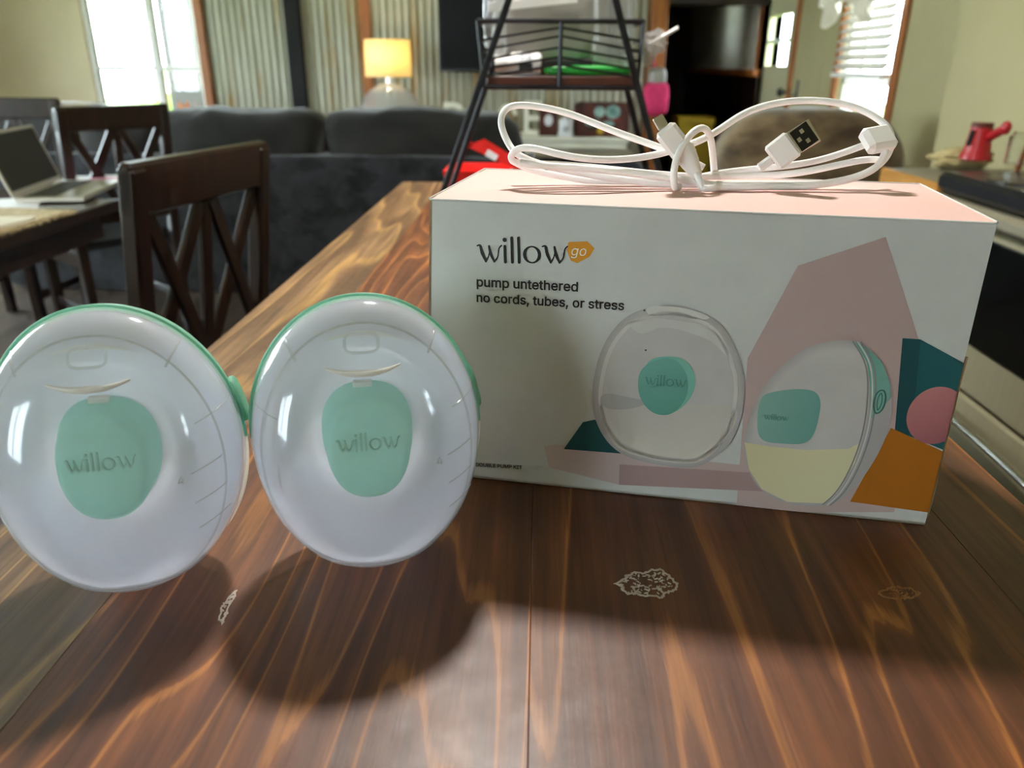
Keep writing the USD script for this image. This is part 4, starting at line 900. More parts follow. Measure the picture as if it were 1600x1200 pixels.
g0, g1 = gp(850, 110, SY + 0.05)[0], gp(986, 110, SY + 0.05)[0]
obj('packet_body', crumple((g0, SY + 0.035, zs + 0.001), (g1, SY + 0.085, zs + 0.018), 5, 0.08), M['green'], gr, smooth=50)
bk = thing('black_pouch', 'black zip pouch lying behind the green packet', 'pouch', (gp(890, 100, SY + 0.08)[0], SY + 0.09, zs))
obj('pouch_body', crumple((gp(846, 100, SY + 0.09)[0], SY + 0.088, zs + 0.001), (gp(935, 100, SY + 0.09)[0], SY + 0.115, zs + 0.03), 6, 0.08), M['black_soft'], bk, smooth=50)
# ribbon stick tucked in the basket's right side
rs = thing('white_stick', 'thin white stick with crumpled wrapper poking out of the right of the wire basket', 'stick', sp_(1010, 72, SY + 0.06))
s0, s1 = sp_(1004, 76, SY + 0.06), sp_(1060, 43, SY + 0.05)
obj('stick', tube([s0, s1], 0.0032, 10), M['white_plastic'], rs, smooth=40)
obj('wrapper', [blob(4, 0.016, sp_(1022, 66, SY + 0.06), (1.2, 0.8, 1.2), 0.7, 3.5, 4), blob(9, 0.013, sp_(1014, 84, SY + 0.06), (0.9, 0.8, 1.5), 0.6, 3.5, 4)], M['clear_film'], rs, smooth=40)

# red lunch tin with its lid propped open
RY0, RY1 = 1.735, 1.9
rt = thing('red_lunch_tin', 'red lidded plastic box with its lid propped open behind the carton', 'storage box', (sp_(745, 290, RY0)[0], RY0 + 0.08, TOP))
ra0, ra1 = sp_(692, 280, RY0)[0], sp_(800, 280, RY0)[0]; rzt = sp_(740, 268, RY0)[2]
tin = manifold3d.Manifold.hull_points(np.array([(x, y, z) for z, e in ((TOP + 0.0005, 0.010), (rzt, 0.0)) for x in (ra0 + e, ra1 - e) for y in (RY0 + e, RY1 - e)]))
inn = manifold3d.Manifold.hull_points(np.array([(x, y, z) for z, e in ((TOP + 0.006, 0.015), (rzt + 0.01, 0.004)) for x in (ra0 + e, ra1 - e) for y in (RY0 + e, RY1 - e)]))
obj('box_body', tin - inn, M['red'], rt)
def lidpts(ps, y0, y1): return trimesh.convex.convex_hull(np.array([sp_(px, py, y) for px, py in ps for y in (y0, y1)]))
lq = [(722, 225), (757, 217), (806, 247), (806, 270), (790, 262)]
ld = obj('lid', lidpts([(728, 228), (757, 217), (812, 250), (812, 268)], RY0 + 0.005, RY0 + 0.05), M['red'], rt)
obj('lid_flap', lidpts([(721, 238), (730, 224), (738, 222), (740, 227)], RY0 + 0.005, RY0 + 0.05), M['red'], ld)
nl = sp_(768, 243, RY0)
obj('label', place(cbox((-0.013, -0.001, -0.007), (0.013, 0.0, 0.007), 0.0003), ry(0.5), (nl[0], RY0 + 0.004, nl[2])), M['paper'], ld)

# ---------------------------------------------------------------- kitchen run on the right: counter, stove, things on it
CX = 0.985
yc0, yc1 = at_z(1500, 289, TOP)[1], at_z(1391, 262, TOP)[1]
cab = thing('kitchen_counter', 'pale green base cabinet with oak edged counter against the right wall', 'counter', (1.3, (yc0 + yc1) / 2, 0))
obj('cabinet', cbox((CX + 0.03, yc0 + 0.005, 0.1), (XK - 0.002, yc1 - 0.02, TOP - 0.04), 0.003), M['kitchen_wall'], cab)
obj('toe_kick', cbox((CX + 0.08, yc0 + 0.005, 0.0), (XK - 0.002, yc1 - 0.04, 0.1), 0.003), M['espresso'], cab)
obj('countertop', cbox((CX + 0.02, yc0 + 0.004, TOP - 0.04), (XK - 0.002, yc1, TOP), 0.003), M['laminate'], cab)
obj('oak_edge', cbox((CX, yc0 + 0.004, TOP - 0.042), (CX + 0.02, yc1, TOP + 0.001), 0.004), M['oak_edge'], cab)
sy1 = yc0; sy0 = sy1 - 0.76
sv = thing('stove', 'freestanding black and steel stove on the right', 'stove', (1.3, (sy0 + sy1) / 2, 0))
obj('body', cbox((CX + 0.05, sy0, 0.03), (XK - 0.004, sy1, TOP - 0.02), 0.004), M['olive_steel'], sv)
obj('cooktop', cbox((CX - 0.005, sy0, TOP - 0.012), (XK - 0.004, sy1, TOP + 0.034), 0.012), M['stove_black'], sv)
obj('trim_band', cbox((CX - 0.018, sy0, 0.866), (CX + 0.05, sy1, 0.903), 0.010), M['steel'], sv)
od = obj('oven_door', cbox((CX, sy0, 0.50), (CX + 0.05, sy1, 0.858), 0.005), M['olive_steel'], sv)
obj('oven_window', cbox((CX - 0.003, sy0 + 0.02, 0.606), (CX + 0.01, sy1 - 0.015, 0.842), 0.003), M['stove_glass'], od)
dr = obj('drawer', cbox((CX, sy0, 0.1), (CX + 0.05, sy1, 0.490), 0.005), M['olive_steel'], sv)
hz = 0.45
obj('handle', [tube(spline([(CX, sy1 - 0.05, hz), (CX - 0.035, sy1 - 0.06, hz), (CX - 0.04, sy1 - 0.12, hz), (CX - 0.04, sy0 + 0.12, hz), (CX - 0.035, sy0 + 0.06, hz), (CX, sy0 + 0.05, hz)], 60), 0.009, 10)], M['chrome'], dr, smooth=40)
for i, (bx_, by_) in enumerate(((1.08, sy0 + 0.2), (1.08, sy1 - 0.2), (1.28, sy0 + 0.2), (1.28, sy1 - 0.2))):
    obj('burner', lathe([(0.0, 0.0), (0.08, 0.0), (0.08, 0.004), (0.06, 0.006), (0.0, 0.006)], 32, (bx_, by_, TOP + 0.034)), M['black'], sv, smooth=30)
XT = 1.2
def kt(px, py, x=XT): return at_x(px, py, x)
tb = at_z(1500, 263, TOP)
tw = thing('kitchen_towel', 'rumpled olive cloth cloth under the red pitcher', 'towel', (tb[0], tb[1], TOP))
tm = blob(3, 1.0, (0, 0, 0), (0.085, 0.05, 0.03), 0.5, 1.6, 4); tm.apply_translation((kt(1502, 262)[0], kt(1502, 262)[1], TOP - tm.bounds[0][2] + 0.0005))
obj('cloth', tm, M['linen'], tw, smooth=True)
kb = kt(1524, 245); kx, ky, kz = kb
sc = kt(1524, 190)[2] - kz
gd = thing('pitcher', 'red tapered pitcher with angled side arm and black grip', 'pitcher', (kx, ky, kz))
k1 = 0.028
obj('body', lathe([(0, 0), (0.040, 0), (0.040, 0.012), (0.034, 0.02), (0.027, sc * 0.93), (0, sc * 0.93)], 32, (kx, ky, kz - 0.006)), M['dark_red'], gd, smooth=40)
obj('top_cap', lathe([(0, 0), (0.027, 0), (0.028, 0.004), (0.027, 0.012), (0.0, 0.013)], 32, (kx, ky, kz - 0.006 + sc * 0.93)), M['brown_paint'], gd, smooth=40)
e1 = kt(1536, 213); e2 = kt(1572, 200)
obj('side_arm', [tube([(kx + 0.015, ky, e1[2] - 0.01), e2], 0.012, 14), blob(1, 0.013, e2, (1, 1, 1.3), 0.0, 1, 2)], M['dark_red'], gd, smooth=40)
obj('grip', bar((kx - 0.034, ky - 0.012, kz + 0.03), (kx - 0.027, ky - 0.012, kz + sc * 0.8), 0.012, 0.012, 0.004, (0, -1, 0)), M['black'], gd)
jr = thing('glass_jar', 'tall clear glass jar on the counter beside the red pitcher', 'jar', (kt(1590, 274)[0], kt(1590, 274)[1], TOP))
jx, jy, _ = kt(1590, 274, 1.22); jh = kt(1590, 212, 1.22)[2] - TOP - 0.022
obj('jar_body', lathe([(0, 0.0), (0.036, 0.0), (0.038, 0.006), (0.038, jh * 0.85), (0.030, jh * 0.93), (0.030, jh), (0.027, jh), (0.027, jh * 0.92), (0.034, jh * 0.84), (0.034, 0.008), (0, 0.006)], 32, (jx, jy, TOP + 0.035)), M['glass'], jr, smooth=40)
sp0 = kt(1590, 230, 1.23)
us = thing('wooden_spoon', 'flat wooden spoon standing in the glass jar', 'spoon', (jx, jy, TOP + 0.02))
obj('handle', bar((jx - 0.005, jy, TOP + 0.02), (jx + 0.012, jy, TOP + jh + 0.06), 0.012, 0.006, 0.002, (0, -1, 0)), M['trim_wood'], us)
obj('blade', bar((jx + 0.011, jy, TOP + jh + 0.05), (jx + 0.024, jy, TOP + jh + 0.14), 0.04, 0.006, 0.002, (0, -1, 0)), M['trim_wood'], us)

# ---------------------------------------------------------------- living room
SYB = 4.1
zk = at_y(500, 243, SYB)[2]                      # top of the sofa's rear
sx0, sx1 = at_y(-40, 250, SYB)[0], at_y(800, 250, SYB)[0]
so = thing('sofa', 'long charcoal plush sofa with its back to the island', 'sofa', ((sx0 + sx1) / 2, SYB + 0.5, 0))
def plush(lo, hi, seed, e=0.16, amp=0.012, n=30):
    lo, hi = np.array(lo), np.array(hi); m = pillow(*(hi - lo), e, n * 2, n, seed, amp, 5); m.apply_translation((lo + hi) / 2); return m
obj('back', plush((sx0, SYB, 0.0), (sx1, SYB + 0.24, zk), 1, 0.12, 0.01, 48), M['sofa'], so, smooth=True)
obj('base', plush((sx0, SYB + 0.2, 0.0), (sx1, SYB + 0.86, 0.32), 2, 0.12), M['sofa'], so, smooth=True)
for s in (0, 1):
    xx = sx0 if s == 0 else sx1 - 0.26
    obj('arm', plush((xx, SYB + 0.02, 0.0), (xx + 0.26, SYB + 0.86, 0.62), 3 + s, 0.2), M['sofa'], so, smooth=True)
for k in range(4):
    a, b = sx0 + 0.26 + (sx1 - sx0 - 0.52) * k / 4, sx0 + 0.26 + (sx1 - sx0 - 0.52) * (k + 1) / 4
    obj('seat_cushion', plush((a + 0.005, SYB + 0.3, 0.31), (b - 0.005, SYB + 0.86, 0.47), 10 + k, 0.3), M['sofa'], so, smooth=True)
for k, (pa_, pb_, pt) in enumerate(((-60, 128, 178), (130, 250, 180), (256, 506, 170), (506, 812, 172))):
    a, b = at_y(pa_, 200, SYB + 0.12)[0], at_y(pb_, 200, SYB + 0.12)[0]; zt_ = at_y((pa_ + pb_) / 2, pt, SYB + 0.2)[2]
    obj('back_cushion', plush((a + 0.004, SYB + 0.03, zk - 0.1), (b - 0.004, SYB + 0.36, zt_ + 0.01), 20 + k, 0.42, 0.06), M['sofa_cushion'], so, smooth=True)
# pillow-like throw on the far left top
lx0, lx1 = at_y(-60, 170, 5.0)[0], at_y(148, 170, 5.0)[0]
lv = thing('loveseat', 'brown plush loveseat end showing above the sofa at the far left', 'loveseat', ((lx0 + lx1) / 2, 5.2, 0))
zl_ = at_y(60, 160, 5.2)[2]
obj('back', plush((lx0, 5.1, 0.0), (lx1, 5.4, zl_), 31, 0.3, 0.03), M['brown_plush'], lv, smooth=True)
obj('base', plush((lx0, 5.36, 0.0), (lx1, 5.95, 0.42), 32, 0.2, 0.01), M['brown_plush'], lv, smooth=True)

rx0, rx1 = at_y(1118, 250, 3.35)[0], at_y(1420, 250, 3.35)[0]
rx1 = min(rx1, XR - 0.06)
rc = thing('recliner', 'brown plush recliner behind the charging cable by the right wall', 'recliner', ((rx0 + rx1) / 2, 3.7, 0))
zt_ = at_y(1270, 172, 3.4)[2]
obj('back', plush((rx0 + 0.03, 3.3, 0.3), (rx1, 3.62, zt_), 41, 0.5, 0.03), M['brown_plush'], rc, smooth=True)
obj('base', plush((rx0, 3.35, 0.0), (rx1, 4.1, 0.44), 42, 0.2, 0.01), M['brown_plush'], rc, smooth=True)
for xa in (rx0 - 0.05, rx1 - 0.17): obj('arm', plush((xa, 3.4, 0.0), (xa + 0.2, 4.1, 0.6), 43, 0.35, 0.02), M['brown_plush'], rc, smooth=True)

# tv on the corrugated wall
tx0, tx1 = wx(686, YF - 0.08), wx(955, YF - 0.08); tz = wz(112, 700, YF - 0.08)
tv = thing('television', 'large black wall mounted television on the corrugated metal wall', 'television', ((tx0 + tx1) / 2, YF - 0.05, tz))
obj('casing', cbox((tx0, YF - 0.08, tz), (tx1, YF - 0.02, tz + 0.82), 0.006), M['black'], tv)
obj('screen', cbox((tx0 + 0.012, YF - 0.083, tz + 0.02), (tx1 - 0.012, YF - 0.078, tz + 0.808), 0.001), M['tv'], tv)
obj('mount', box(((tx0 + tx1) / 2 - 0.2, YF - 0.02, tz + 0.25), ((tx0 + tx1) / 2 + 0.2, YF + 0.03, tz + 0.55)), M['black'], tv)

# lamp on an end table
LY = 5.9
ltz = 0.62
lxc = at_y(616, 150, LY)[0]; zs0, zs1 = at_y(610, 120, LY)[2], at_y(610, 62, LY)[2]
lxs = at_y(606, 92, LY)[0]; rs_ = (at_y(642, 92, LY)[0] - at_y(570, 92, LY)[0]) / 2
et = thing('end_table', 'dark wood end table behind the sofa under the table lamp', 'side table', (lxs, LY, 0))
obj('tabletop', cbox((lxs - 0.3, LY - 0.25, ltz - 0.03), (lxs + 0.3, LY + 0.25, ltz), 0.004), M['dark_wood'], et)
for sx_ in (-1, 1):
    for sy_ in (-1, 1): obj('leg', cbox((lxs + sx_ * 0.27 - 0.025, LY + sy_ * 0.22 - 0.025, 0), (lxs + sx_ * 0.27 + 0.025, LY + sy_ * 0.22 + 0.025, ltz - 0.03), 0.004), M['dark_wood'], et)
la = thing('table_lamp', 'lit table lamp with yellow drum shade and clear glass globe base', 'lamp', (lxs, LY, ltz))
gr_ = (zs0 - ltz - 0.04) / 2
prof = [(0, 0), (0.09, 0)] + [(max(0.03, gr_ * 1.02 * math.sin(a)), 0.0 + gr_ - gr_ * math.cos(a)) for a in np.linspace(0.45, math.pi - 0.15, 20)] + [(0.0, 2 * gr_)]
obj('globe_base', lathe(prof, 40, (lxs, LY, ltz)), M['clear_film'], la, smooth=True)
obj('neck', lathe([(0, 0), (0.02, 0), (0.02, 0.08), (0, 0.08)], 16, (lxs, LY, ltz + 2 * gr_ - 0.01)), M['chrome'], la, smooth=40)
obj('shade', lathe([(rs_, 0), (rs_ * 0.97, zs1 - zs0), (rs_ * 0.97 - 0.003, zs1 - zs0), (rs_ - 0.003, 0), (rs_, 0)], 48, (lxs, LY, zs0)), M['shade'], la, smooth=40)
obj('bulb', trimesh.creation.icosphere(2, 0.03).apply_translation((lxs, LY, (zs0 + zs1) / 2)), M['white_plastic'], la, smooth=True)
bulb = UsdLux.SphereLight.Define(stage, '/World/table_lamp_light'); bulb.AddTranslateOp().Set(Gf.Vec3d(lxs, LY - 0.05, (zs0 + zs1) / 2 + 0.02)); bulb.CreateRadiusAttr(0.03)
bulb.CreateIntensityAttr(66.0); bulb.CreateColorAttr(Gf.Vec3f(1.0, 0.84, 0.56))

# media console with letters and pictures
CY = 5.75
cz = at_y(850, 214, CY)[2]; cx0, cx1 = at_y(700, 214, CY)[0], at_y(985, 214, CY)[0]
co = thing('media_console', 'cream painted console under the television', 'console', ((cx0 + cx1) / 2, CY + 0.22, 0))
obj('top', cbox((cx0, CY - 0.01, cz - 0.03), (cx1, CY + 0.44, cz), 0.004), M['letter'], co)
obj('body', cbox((cx0 + 0.02, CY + 0.02, 0.0), (cx1 - 0.02, CY + 0.43, cz - 0.03), 0.004), M['letter'], co)
for k in range(3):
    a, b = cx0 + 0.04 + (cx1 - cx0 - 0.08) * k / 3, cx0 + 0.04 + (cx1 - cx0 - 0.08) * (k + 1) / 3
    dr_ = obj('door', cbox((a + 0.005, CY + 0.005, 0.09), (b - 0.005, CY + 0.022, cz - 0.06), 0.003), M['letter'], co)
    obj('knob', trimesh.creation.icosphere(2, 0.014).apply_translation((b - 0.05, CY - 0.006, cz * 0.6)), M['black'], dr_, smooth=True)
for ch, px0, px1, py0, py1, lab in (('P', 694, 724, 160, 212, 'cream wooden letter P at the left end of the console'), ('C', 778, 808, 163, 214, 'cream wooden letter C standing left of the letter E'), ('E', 818, 846, 158, 214, 'cream wooden letter E standing on the console')):
    a, b = at_y(px0, py1, CY + 0.12), at_y(px1, py0, CY + 0.12); m = meshkit.text_mesh(ch, 1.0, 0.12, True)
    bb = m.bounds; v = m.vertices; w = b[0] - a[0]; h = b[2] - cz
    m.vertices = np.c_[a[0] + (v[:, 0] - bb[0][0]) / (bb[1][0] - bb[0][0]) * w, CY + 0.12 + v[:, 2] * 0.3, cz + 0.0005 + (v[:, 1] - bb[0][1]) / (bb[1][1] - bb[0][1]) * h]; m.fix_normals()
    single('wooden_letter', m, M['letter'], lab, 'letter')
def frame_pic(px0, px1, py0, py1, y, mat, fm, label, name='picture_frame', arts=()):
    a, b = at_y(px0, py1, y), at_y(px1, py0, y); z0 = cz + 0.0005
    f = thing(name, label, 'picture', ((a[0] + b[0]) / 2, y, z0)); t = 0.018
    obj('frame', [cbox((a[0], y, z0), (a[0] + t, y + 0.02, b[2]), 0.002), cbox((b[0] - t, y, z0), (b[0], y + 0.02, b[2]), 0.002), cbox((a[0], y, z0), (b[0], y + 0.02, z0 + t), 0.002), cbox((a[0], y, b[2] - t), (b[0], y + 0.02, b[2]), 0.002)], fm, f)
    pc = obj('picture', box((a[0] + t * 0.5, y + 0.008, z0 + t * 0.5), (b[0] - t * 0.5, y + 0.018, b[2] - t * 0.5)), mat, f)
    for (u, v, ru, rv, am) in arts:
        e = extr(affinity.scale(Point(0, 0).buffer(1, 12), ru * (b[0] - a[0]), rv * (b[2] - z0)), 0.002)
        e.apply_transform(np.array([[1, 0, 0, a[0] + u * (b[0] - a[0])], [0, 0, -1, y + 0.008], [0, 1, 0, z0 + v * (b[2] - z0)], [0, 0, 0, 1.0]])); obj('painted_shape', e, am, f)
    return f
frame_pic(669, 702, 170, 212, CY + 0.04, M['paper'], M['brown_paint'], 'small brown frame in front of the letter P')
frame_pic(842, 872, 168, 214, CY + 0.08, M['brown_paint'], M['brown_paint'], 'small brown plaque with a white flower beside the letter E', arts=[(0.5, 0.55, 0.22, 0.2, M['paper'])])
frame_pic(895, 928, 162, 250, CY + 0.10, M['red_paint'], M['brown_paint'], 'dark red picture leaning on the console')
frame_pic(900, 985, 160, 250, CY + 0.05, M['brown_paint'], M['brown_paint'], 'large dark sign painted with teal shapes and a yellow mark', name='painted_sign', arts=[(0.42, 0.72, 0.10, 0.16, M['teal_paint']), (0.68, 0.72, 0.14, 0.2, M['teal_paint']), (0.3, 0.4, 0.16, 0.1, M['teal_paint']), (0.6, 0.38, 0.12, 0.08, M['teal_paint']), (0.45, 0.15, 0.06, 0.13, M['yellow']), (0.75, 0.5, 0.1, 0.05, M['red_paint'])])
cx_, = [at_y(884, 200, CY + 0.06)[0]]
jz = at_y(884, 186, CY + 0.06)[2] - cz
cn = thing('ceramic_canister', 'small white canister with dark script beside the painted sign', 'canister', (cx_, CY + 0.06, cz))
obj('body', lathe([(0, 0), (0.045, 0), (0.048, 0.006), (0.048, jz * 0.85), (0, jz * 0.85)], 28, (cx_, CY + 0.06, cz + 0.0005)), M['paper'], cn, smooth=40)
obj('lid', lathe([(0.05, 0), (0.05, 0.012), (0.012, 0.02), (0.012, 0.03), (0, 0.032)], 28, (cx_, CY + 0.06, cz + jz * 0.85)), M['paper'], cn, smooth=40)
obj('script', [tube([(cx_ - 0.02 + i * 0.012, CY + 0.06 - 0.0465, cz + jz * 0.3), (cx_ - 0.014 + i * 0.012, CY + 0.06 - 0.0475, cz + jz * 0.6)], 0.003, 5) for i in range(4)], M['ink'], cn)
gs = at_y(905, 240, 5.2)
so2 = thing('ottoman_tray', 'grey flat tray on the dark ottoman in front of the console', 'tray', (gs[0], 5.2, gs[2]))
obj('tray', cbox((at_y(835, 230, 5.2)[0], 5.0, gs[2] - 0.01), (at_y(985, 250, 5.2)[0], 5.35, gs[2] + 0.02), 0.006), M['steel'], so2)
ot = thing('ottoman', 'dark plush ottoman carrying the grey tray', 'ottoman', (gs[0], 5.2, 0))
obj('cushion', plush((gs[0] - 0.42, 5.0, 0.0), (gs[0] + 0.42, 5.5, gs[2] - 0.012), 61, 0.25, 0.006), M['sofa'], ot, smooth=True)

# pink backpack on the wooden post
bpx = at_y(1026, 140, YF - 0.25)
bp = thing('pink_backpack', 'hot pink backpack hanging on the wooden post beside the hall', 'backpack', (bpx[0], YF - 0.22, bpx[2]))
b0z, b1z = at_y(1026, 182, YF - 0.25)[2], at_y(1026, 128, YF - 0.25)[2]; bw = at_y(1046, 140, YF - 0.25)[0] - at_y(1006, 140, YF - 0.25)[0]
obj('bag', plush((bpx[0] - bw / 2, YF - 0.30, b0z), (bpx[0] + bw / 2, YF - 0.14, b1z), 51, 0.5, 0.01), M['pink'], bp, smooth=True)
obj('top_pocket', plush((bpx[0] - bw * 0.35, YF - 0.28, b1z - 0.03), (bpx[0] + bw * 0.35, YF - 0.15, b1z + 0.10), 52, 0.6, 0.01), M['grey_foil'], bp, smooth=True)
obj('strap', tube(spline([(bpx[0] - 0.02, YF - 0.2, b1z + 0.06), (bpx[0] - 0.02, YF - 0.15, b1z + 0.16), (bpx[0] - 0.01, YF - 0.125, b1z + 0.2)], 12), 0.008, 8), M['pink'], bp, smooth=True)
# dark cupboard in the hall, yellow bin lid
yb0 = at_y(1085, 188, YF + 0.5)
yl = thing('yellow_crate', 'low yellow crate in the dark hall', 'crate', (yb0[0], YF + 0.5, 0))
obj('crate', [cbox((yb0[0] - 0.14, YF + 0.4, 0.0), (yb0[0] + 0.14, YF + 0.7, yb0[2] - 0.03), 0.006), cbox((yb0[0] - 0.15, YF + 0.39, yb0[2] - 0.03), (yb0[0] + 0.15, YF + 0.71, yb0[2] + 0.03), 0.006)], M['yellow'], yl)

# ornaments by the far window
oz_ = at_y(280, 172, 6.18); 
orn = thing('cat_ornament', 'small orange cat ornament on the far window sill', 'ornament', (oz_[0], 6.27, W1z[0]))
ah = at_y(280, 164, 6.27)[2] - W1z[0]
obj('body', lathe([(0, 0), (0.05, 0), (0.055, 0.02), (0.045, ah * 0.7), (0.05, ah * 0.85), (0.035, ah), (0, ah)], 24, (oz_[0], 6.27, W1z[0] + 0.0005)), M['orange_toy'], orn, smooth=40)
for s in (-1, 1): obj('ear', lathe([(0, 0), (0.02, 0), (0.0, 0.05)], 10, (oz_[0] + s * 0.03, 6.27, W1z[0] + ah - 0.012)), M['orange_toy'], orn)

# valance over the right window
vy = np.linspace(WY[0] - 0.1, WY[1] + 0.12, 60); zv = rz_(1340, 30)
Vv = []
for t in np.linspace(0, 1, 16):
    s = (vy - vy[0]) / (vy[-1] - vy[0]); drop = zv - 0.03 + 0.10 * np.abs(np.cos(s * math.pi * 2.0)) + 0.02 * np.sin(s * 23)
    z = 2.2 * (1 - t) + drop * t; x = XR - 0.115 - 0.03 * np.sin(s * 40 + 2 * t) - 0.03 * t * np.sin(s * math.pi * 2) ** 2
    Vv.append(np.stack([x, vy, z], -1))
vm = grid_mesh(np.array(Vv)); vb = vm.copy(); vb.apply_translation((0.004, 0, 0)); vb.invert()
va = thing('valance', 'cream scalloped valance gathered over the blind of the right window', 'valance', (XR - 0.08, (WY[0] + WY[1]) / 2, 2.2))
obj('drape', [vm, vb], M['cloth_pale'], va, smooth=True)
obj('rod', tube([(XR - 0.11, WY[0] - 0.12, 2.2), (XR - 0.11, WY[1] + 0.14, 2.2)], 0.012, 10), M['steel_rod'], va, smooth=40)
obj('bracket', [cbox((XR - 0.11, y - 0.01, 2.19), (XR, y + 0.01, 2.21), 0.002) for y in (WY[0] - 0.1, WY[1] + 0.12)], M['steel_rod'], va)

# ---------------------------------------------------------------- dining corner
TZ = 0.75
ta, tb_ = at_z(0, 366, TZ), at_z(166, 323, TZ)
txr = (ta[0] + tb_[0]) / 2; 
dt = thing('dining_table', 'dark wood dining table carrying the laptop', 'dining table', (txr - 0.5, 1.9, 0))
ty0, ty1 = 1.35, tb_[1] + 0.16
obj('tabletop', cbox((txr - 1.1, ty0, TZ - 0.035), (txr, ty1, TZ), 0.004), M['dark_wood'], dt)
for xa in (txr - 0.07, txr - 1.05): obj('apron', cbox((xa, ty0 + 0.06, TZ - 0.12), (xa + 0.02, ty1 - 0.06, TZ - 0.035), 0.002), M['dark_wood'], dt)
for x in (txr - 0.42, txr - 0.9):
    for y in (ty0 + 0.3, ty1 - 0.55): obj('leg', cbox((x - 0.035, y - 0.035, 0), (x + 0.035, y + 0.035, TZ - 0.035), 0.004), M['dark_wood'], dt)
# woven runner with frayed ends
r0, r1 = at_z(-60, 330, TZ), at_z(92, 326, TZ)
rn = thing('table_runner', 'stack of frayed tan woven mats on the dining table edge', 'place mat', (txr - 0.2, 1.75, TZ))
ym0, ym1 = at_z(10, 415, TZ)[1], at_z(100, 333, TZ)[1]
for k, (ya_, yb2, xo) in enumerate(((ty0 + 0.3, tb_[1] - 0.12, 0.006), (ty0 + 0.22, tb_[1] - 0.3, 0.02))):
    Vm = np.array([[(txr - 0.5 + (0.5 - xo) * t + 0.006 * math.sin(17 * y + 2 * k), y, TZ + 0.0035 + 0.011 * k + 0.002 * math.sin(25 * y + 8 * t)) for y in np.linspace(ya_, yb2, 24)] for t in np.linspace(0, 1, 24)])
    vm = grid_mesh(Vm); vb = vm.copy(); vb.apply_translation((0, 0, 0.009)); vb.invert()
    ed = np.vstack([Vm[-1], Vm[-1] + (0, 0, 0.009)]); ed = grid_mesh(np.array([Vm[-1], Vm[-1] + (0, 0, 0.009)]))
    obj('woven_layer', [vm, vb, ed], M['burlap'] if k == 0 else M['cloth_pale'], rn, smooth=50)
fr_m = []
rr_ = np.random.default_rng(12)
for y in np.linspace(ty0 + 0.25, tb_[1] - 0.14, 90):
    p0_ = np.array((txr - 0.012, y, TZ + 0.012)); fr_m.append(tube([p0_, p0_ + (0.012, 0.006 * rr_.normal(), 0.0), p0_ + (0.02 + 0.012 * rr_.random(), 0.012 * rr_.normal(), -0.008 * rr_.random())], 0.0016, 4))
obj('fringe', fr_m, M['burlap'], rn, kind='stuff')
# laptop
h0, h1 = at_z(30, 322, TZ + 0.008), at_z(-60, 335, TZ + 0.008)
lpx = at_z(40, 318, TZ + 0.008)
hl, hr = at_z(22, 312, TZ + 0.016), at_z(98, 283, TZ + 0.016)     # hinge ends
hd = (hr - hl) / np.linalg.norm(hr - hl); LWd = 0.31
hd = np.array([hd[0], hd[1], 0]); hd /= np.linalg.norm(hd); kd = np.array([hd[1], -hd[0], 0])  # towards the keyboard's front
lt = thing('laptop', 'open silver laptop with dark screen on the dining table', 'laptop', ((hl + hr) / 2 * [1, 1, 0] + [0, 0, TZ]))
LWd = float(np.linalg.norm((hr - hl)[:2])); dp = 0.215
def lbox(u0, u1, v0, v1, z0, z1, c=0.002):
    m = cbox((u0, v0, z0), (u1, v1, z1), c); Mx = np.eye(4); Mx[:3, 0] = hd; Mx[:3, 1] = kd; Mx[:3, 2] = (0, 0, 1); Mx[:3, 3] = (hl[0], hl[1], TZ)
    if np.linalg.det(Mx[:3, :3]) < 0: m.invert()
    m.apply_transform(Mx); return m
bs = obj('base', lbox(0, LWd, 0, dp, 0.006, 0.02), M['alu'], lt)
obj('keyboard', lbox(0.03, LWd - 0.03, 0.02, dp * 0.55, 0.0195, 0.0208, 0.0003), M['keys'], bs)
obj('trackpad', lbox(LWd * 0.35, LWd * 0.65, dp * 0.62, dp * 0.95, 0.0195, 0.0203, 0.0003), M['steel'], bs)
sc_h = 0.21; lean = math.radians(18)
def lid(u0, u1, v0, v1, t0, t1, c=0.002):
    m = cbox((u0, t0, v0), (u1, t1, v1), c); up = np.array([0, 0, 1]) * math.cos(lean) - kd * math.sin(lean); nr = kd * math.cos(lean) + np.array([0, 0, 1]) * math.sin(lean)
    Mx = np.eye(4); Mx[:3, 0] = hd; Mx[:3, 1] = nr; Mx[:3, 2] = up; Mx[:3, 3] = (hl[0], hl[1], TZ + 0.022)
    if np.linalg.det(Mx[:3, :3]) < 0: m.invert()
    m.apply_transform(Mx); return m
ls = obj('lid', lid(0, LWd, 0, sc_h, -0.006, 0), M['alu'], lt)
obj('screen', lid(0.012, LWd - 0.012, 0.018, sc_h - 0.01, 0, 0.0008, 0.0003), M['screen'], ls)
pp0 = at_z(140, 285, TZ)
for k, (px, py, a, mt, lab) in enumerate(((135, 281, 0.3, 'paper', 'loose white paper sheet behind the laptop'), (158, 284, -0.2, 'pink_paper', 'pink paper sheet beside the dark chair post'), (8, 320, 0.5, 'paper', 'white paper sheet at the left edge behind the laptop'))):
    c_ = at_z(px, py, TZ + 0.002 + 0.001 * k)
    single('paper_sheet', place(cbox((-0.1, -0.13, 0), (0.1, 0.13, 0.0012), 0.0004), rz(a), (c_[0], c_[1], TZ + 0.0008 + 0.0014 * k)), M[mt], lab, 'paper')

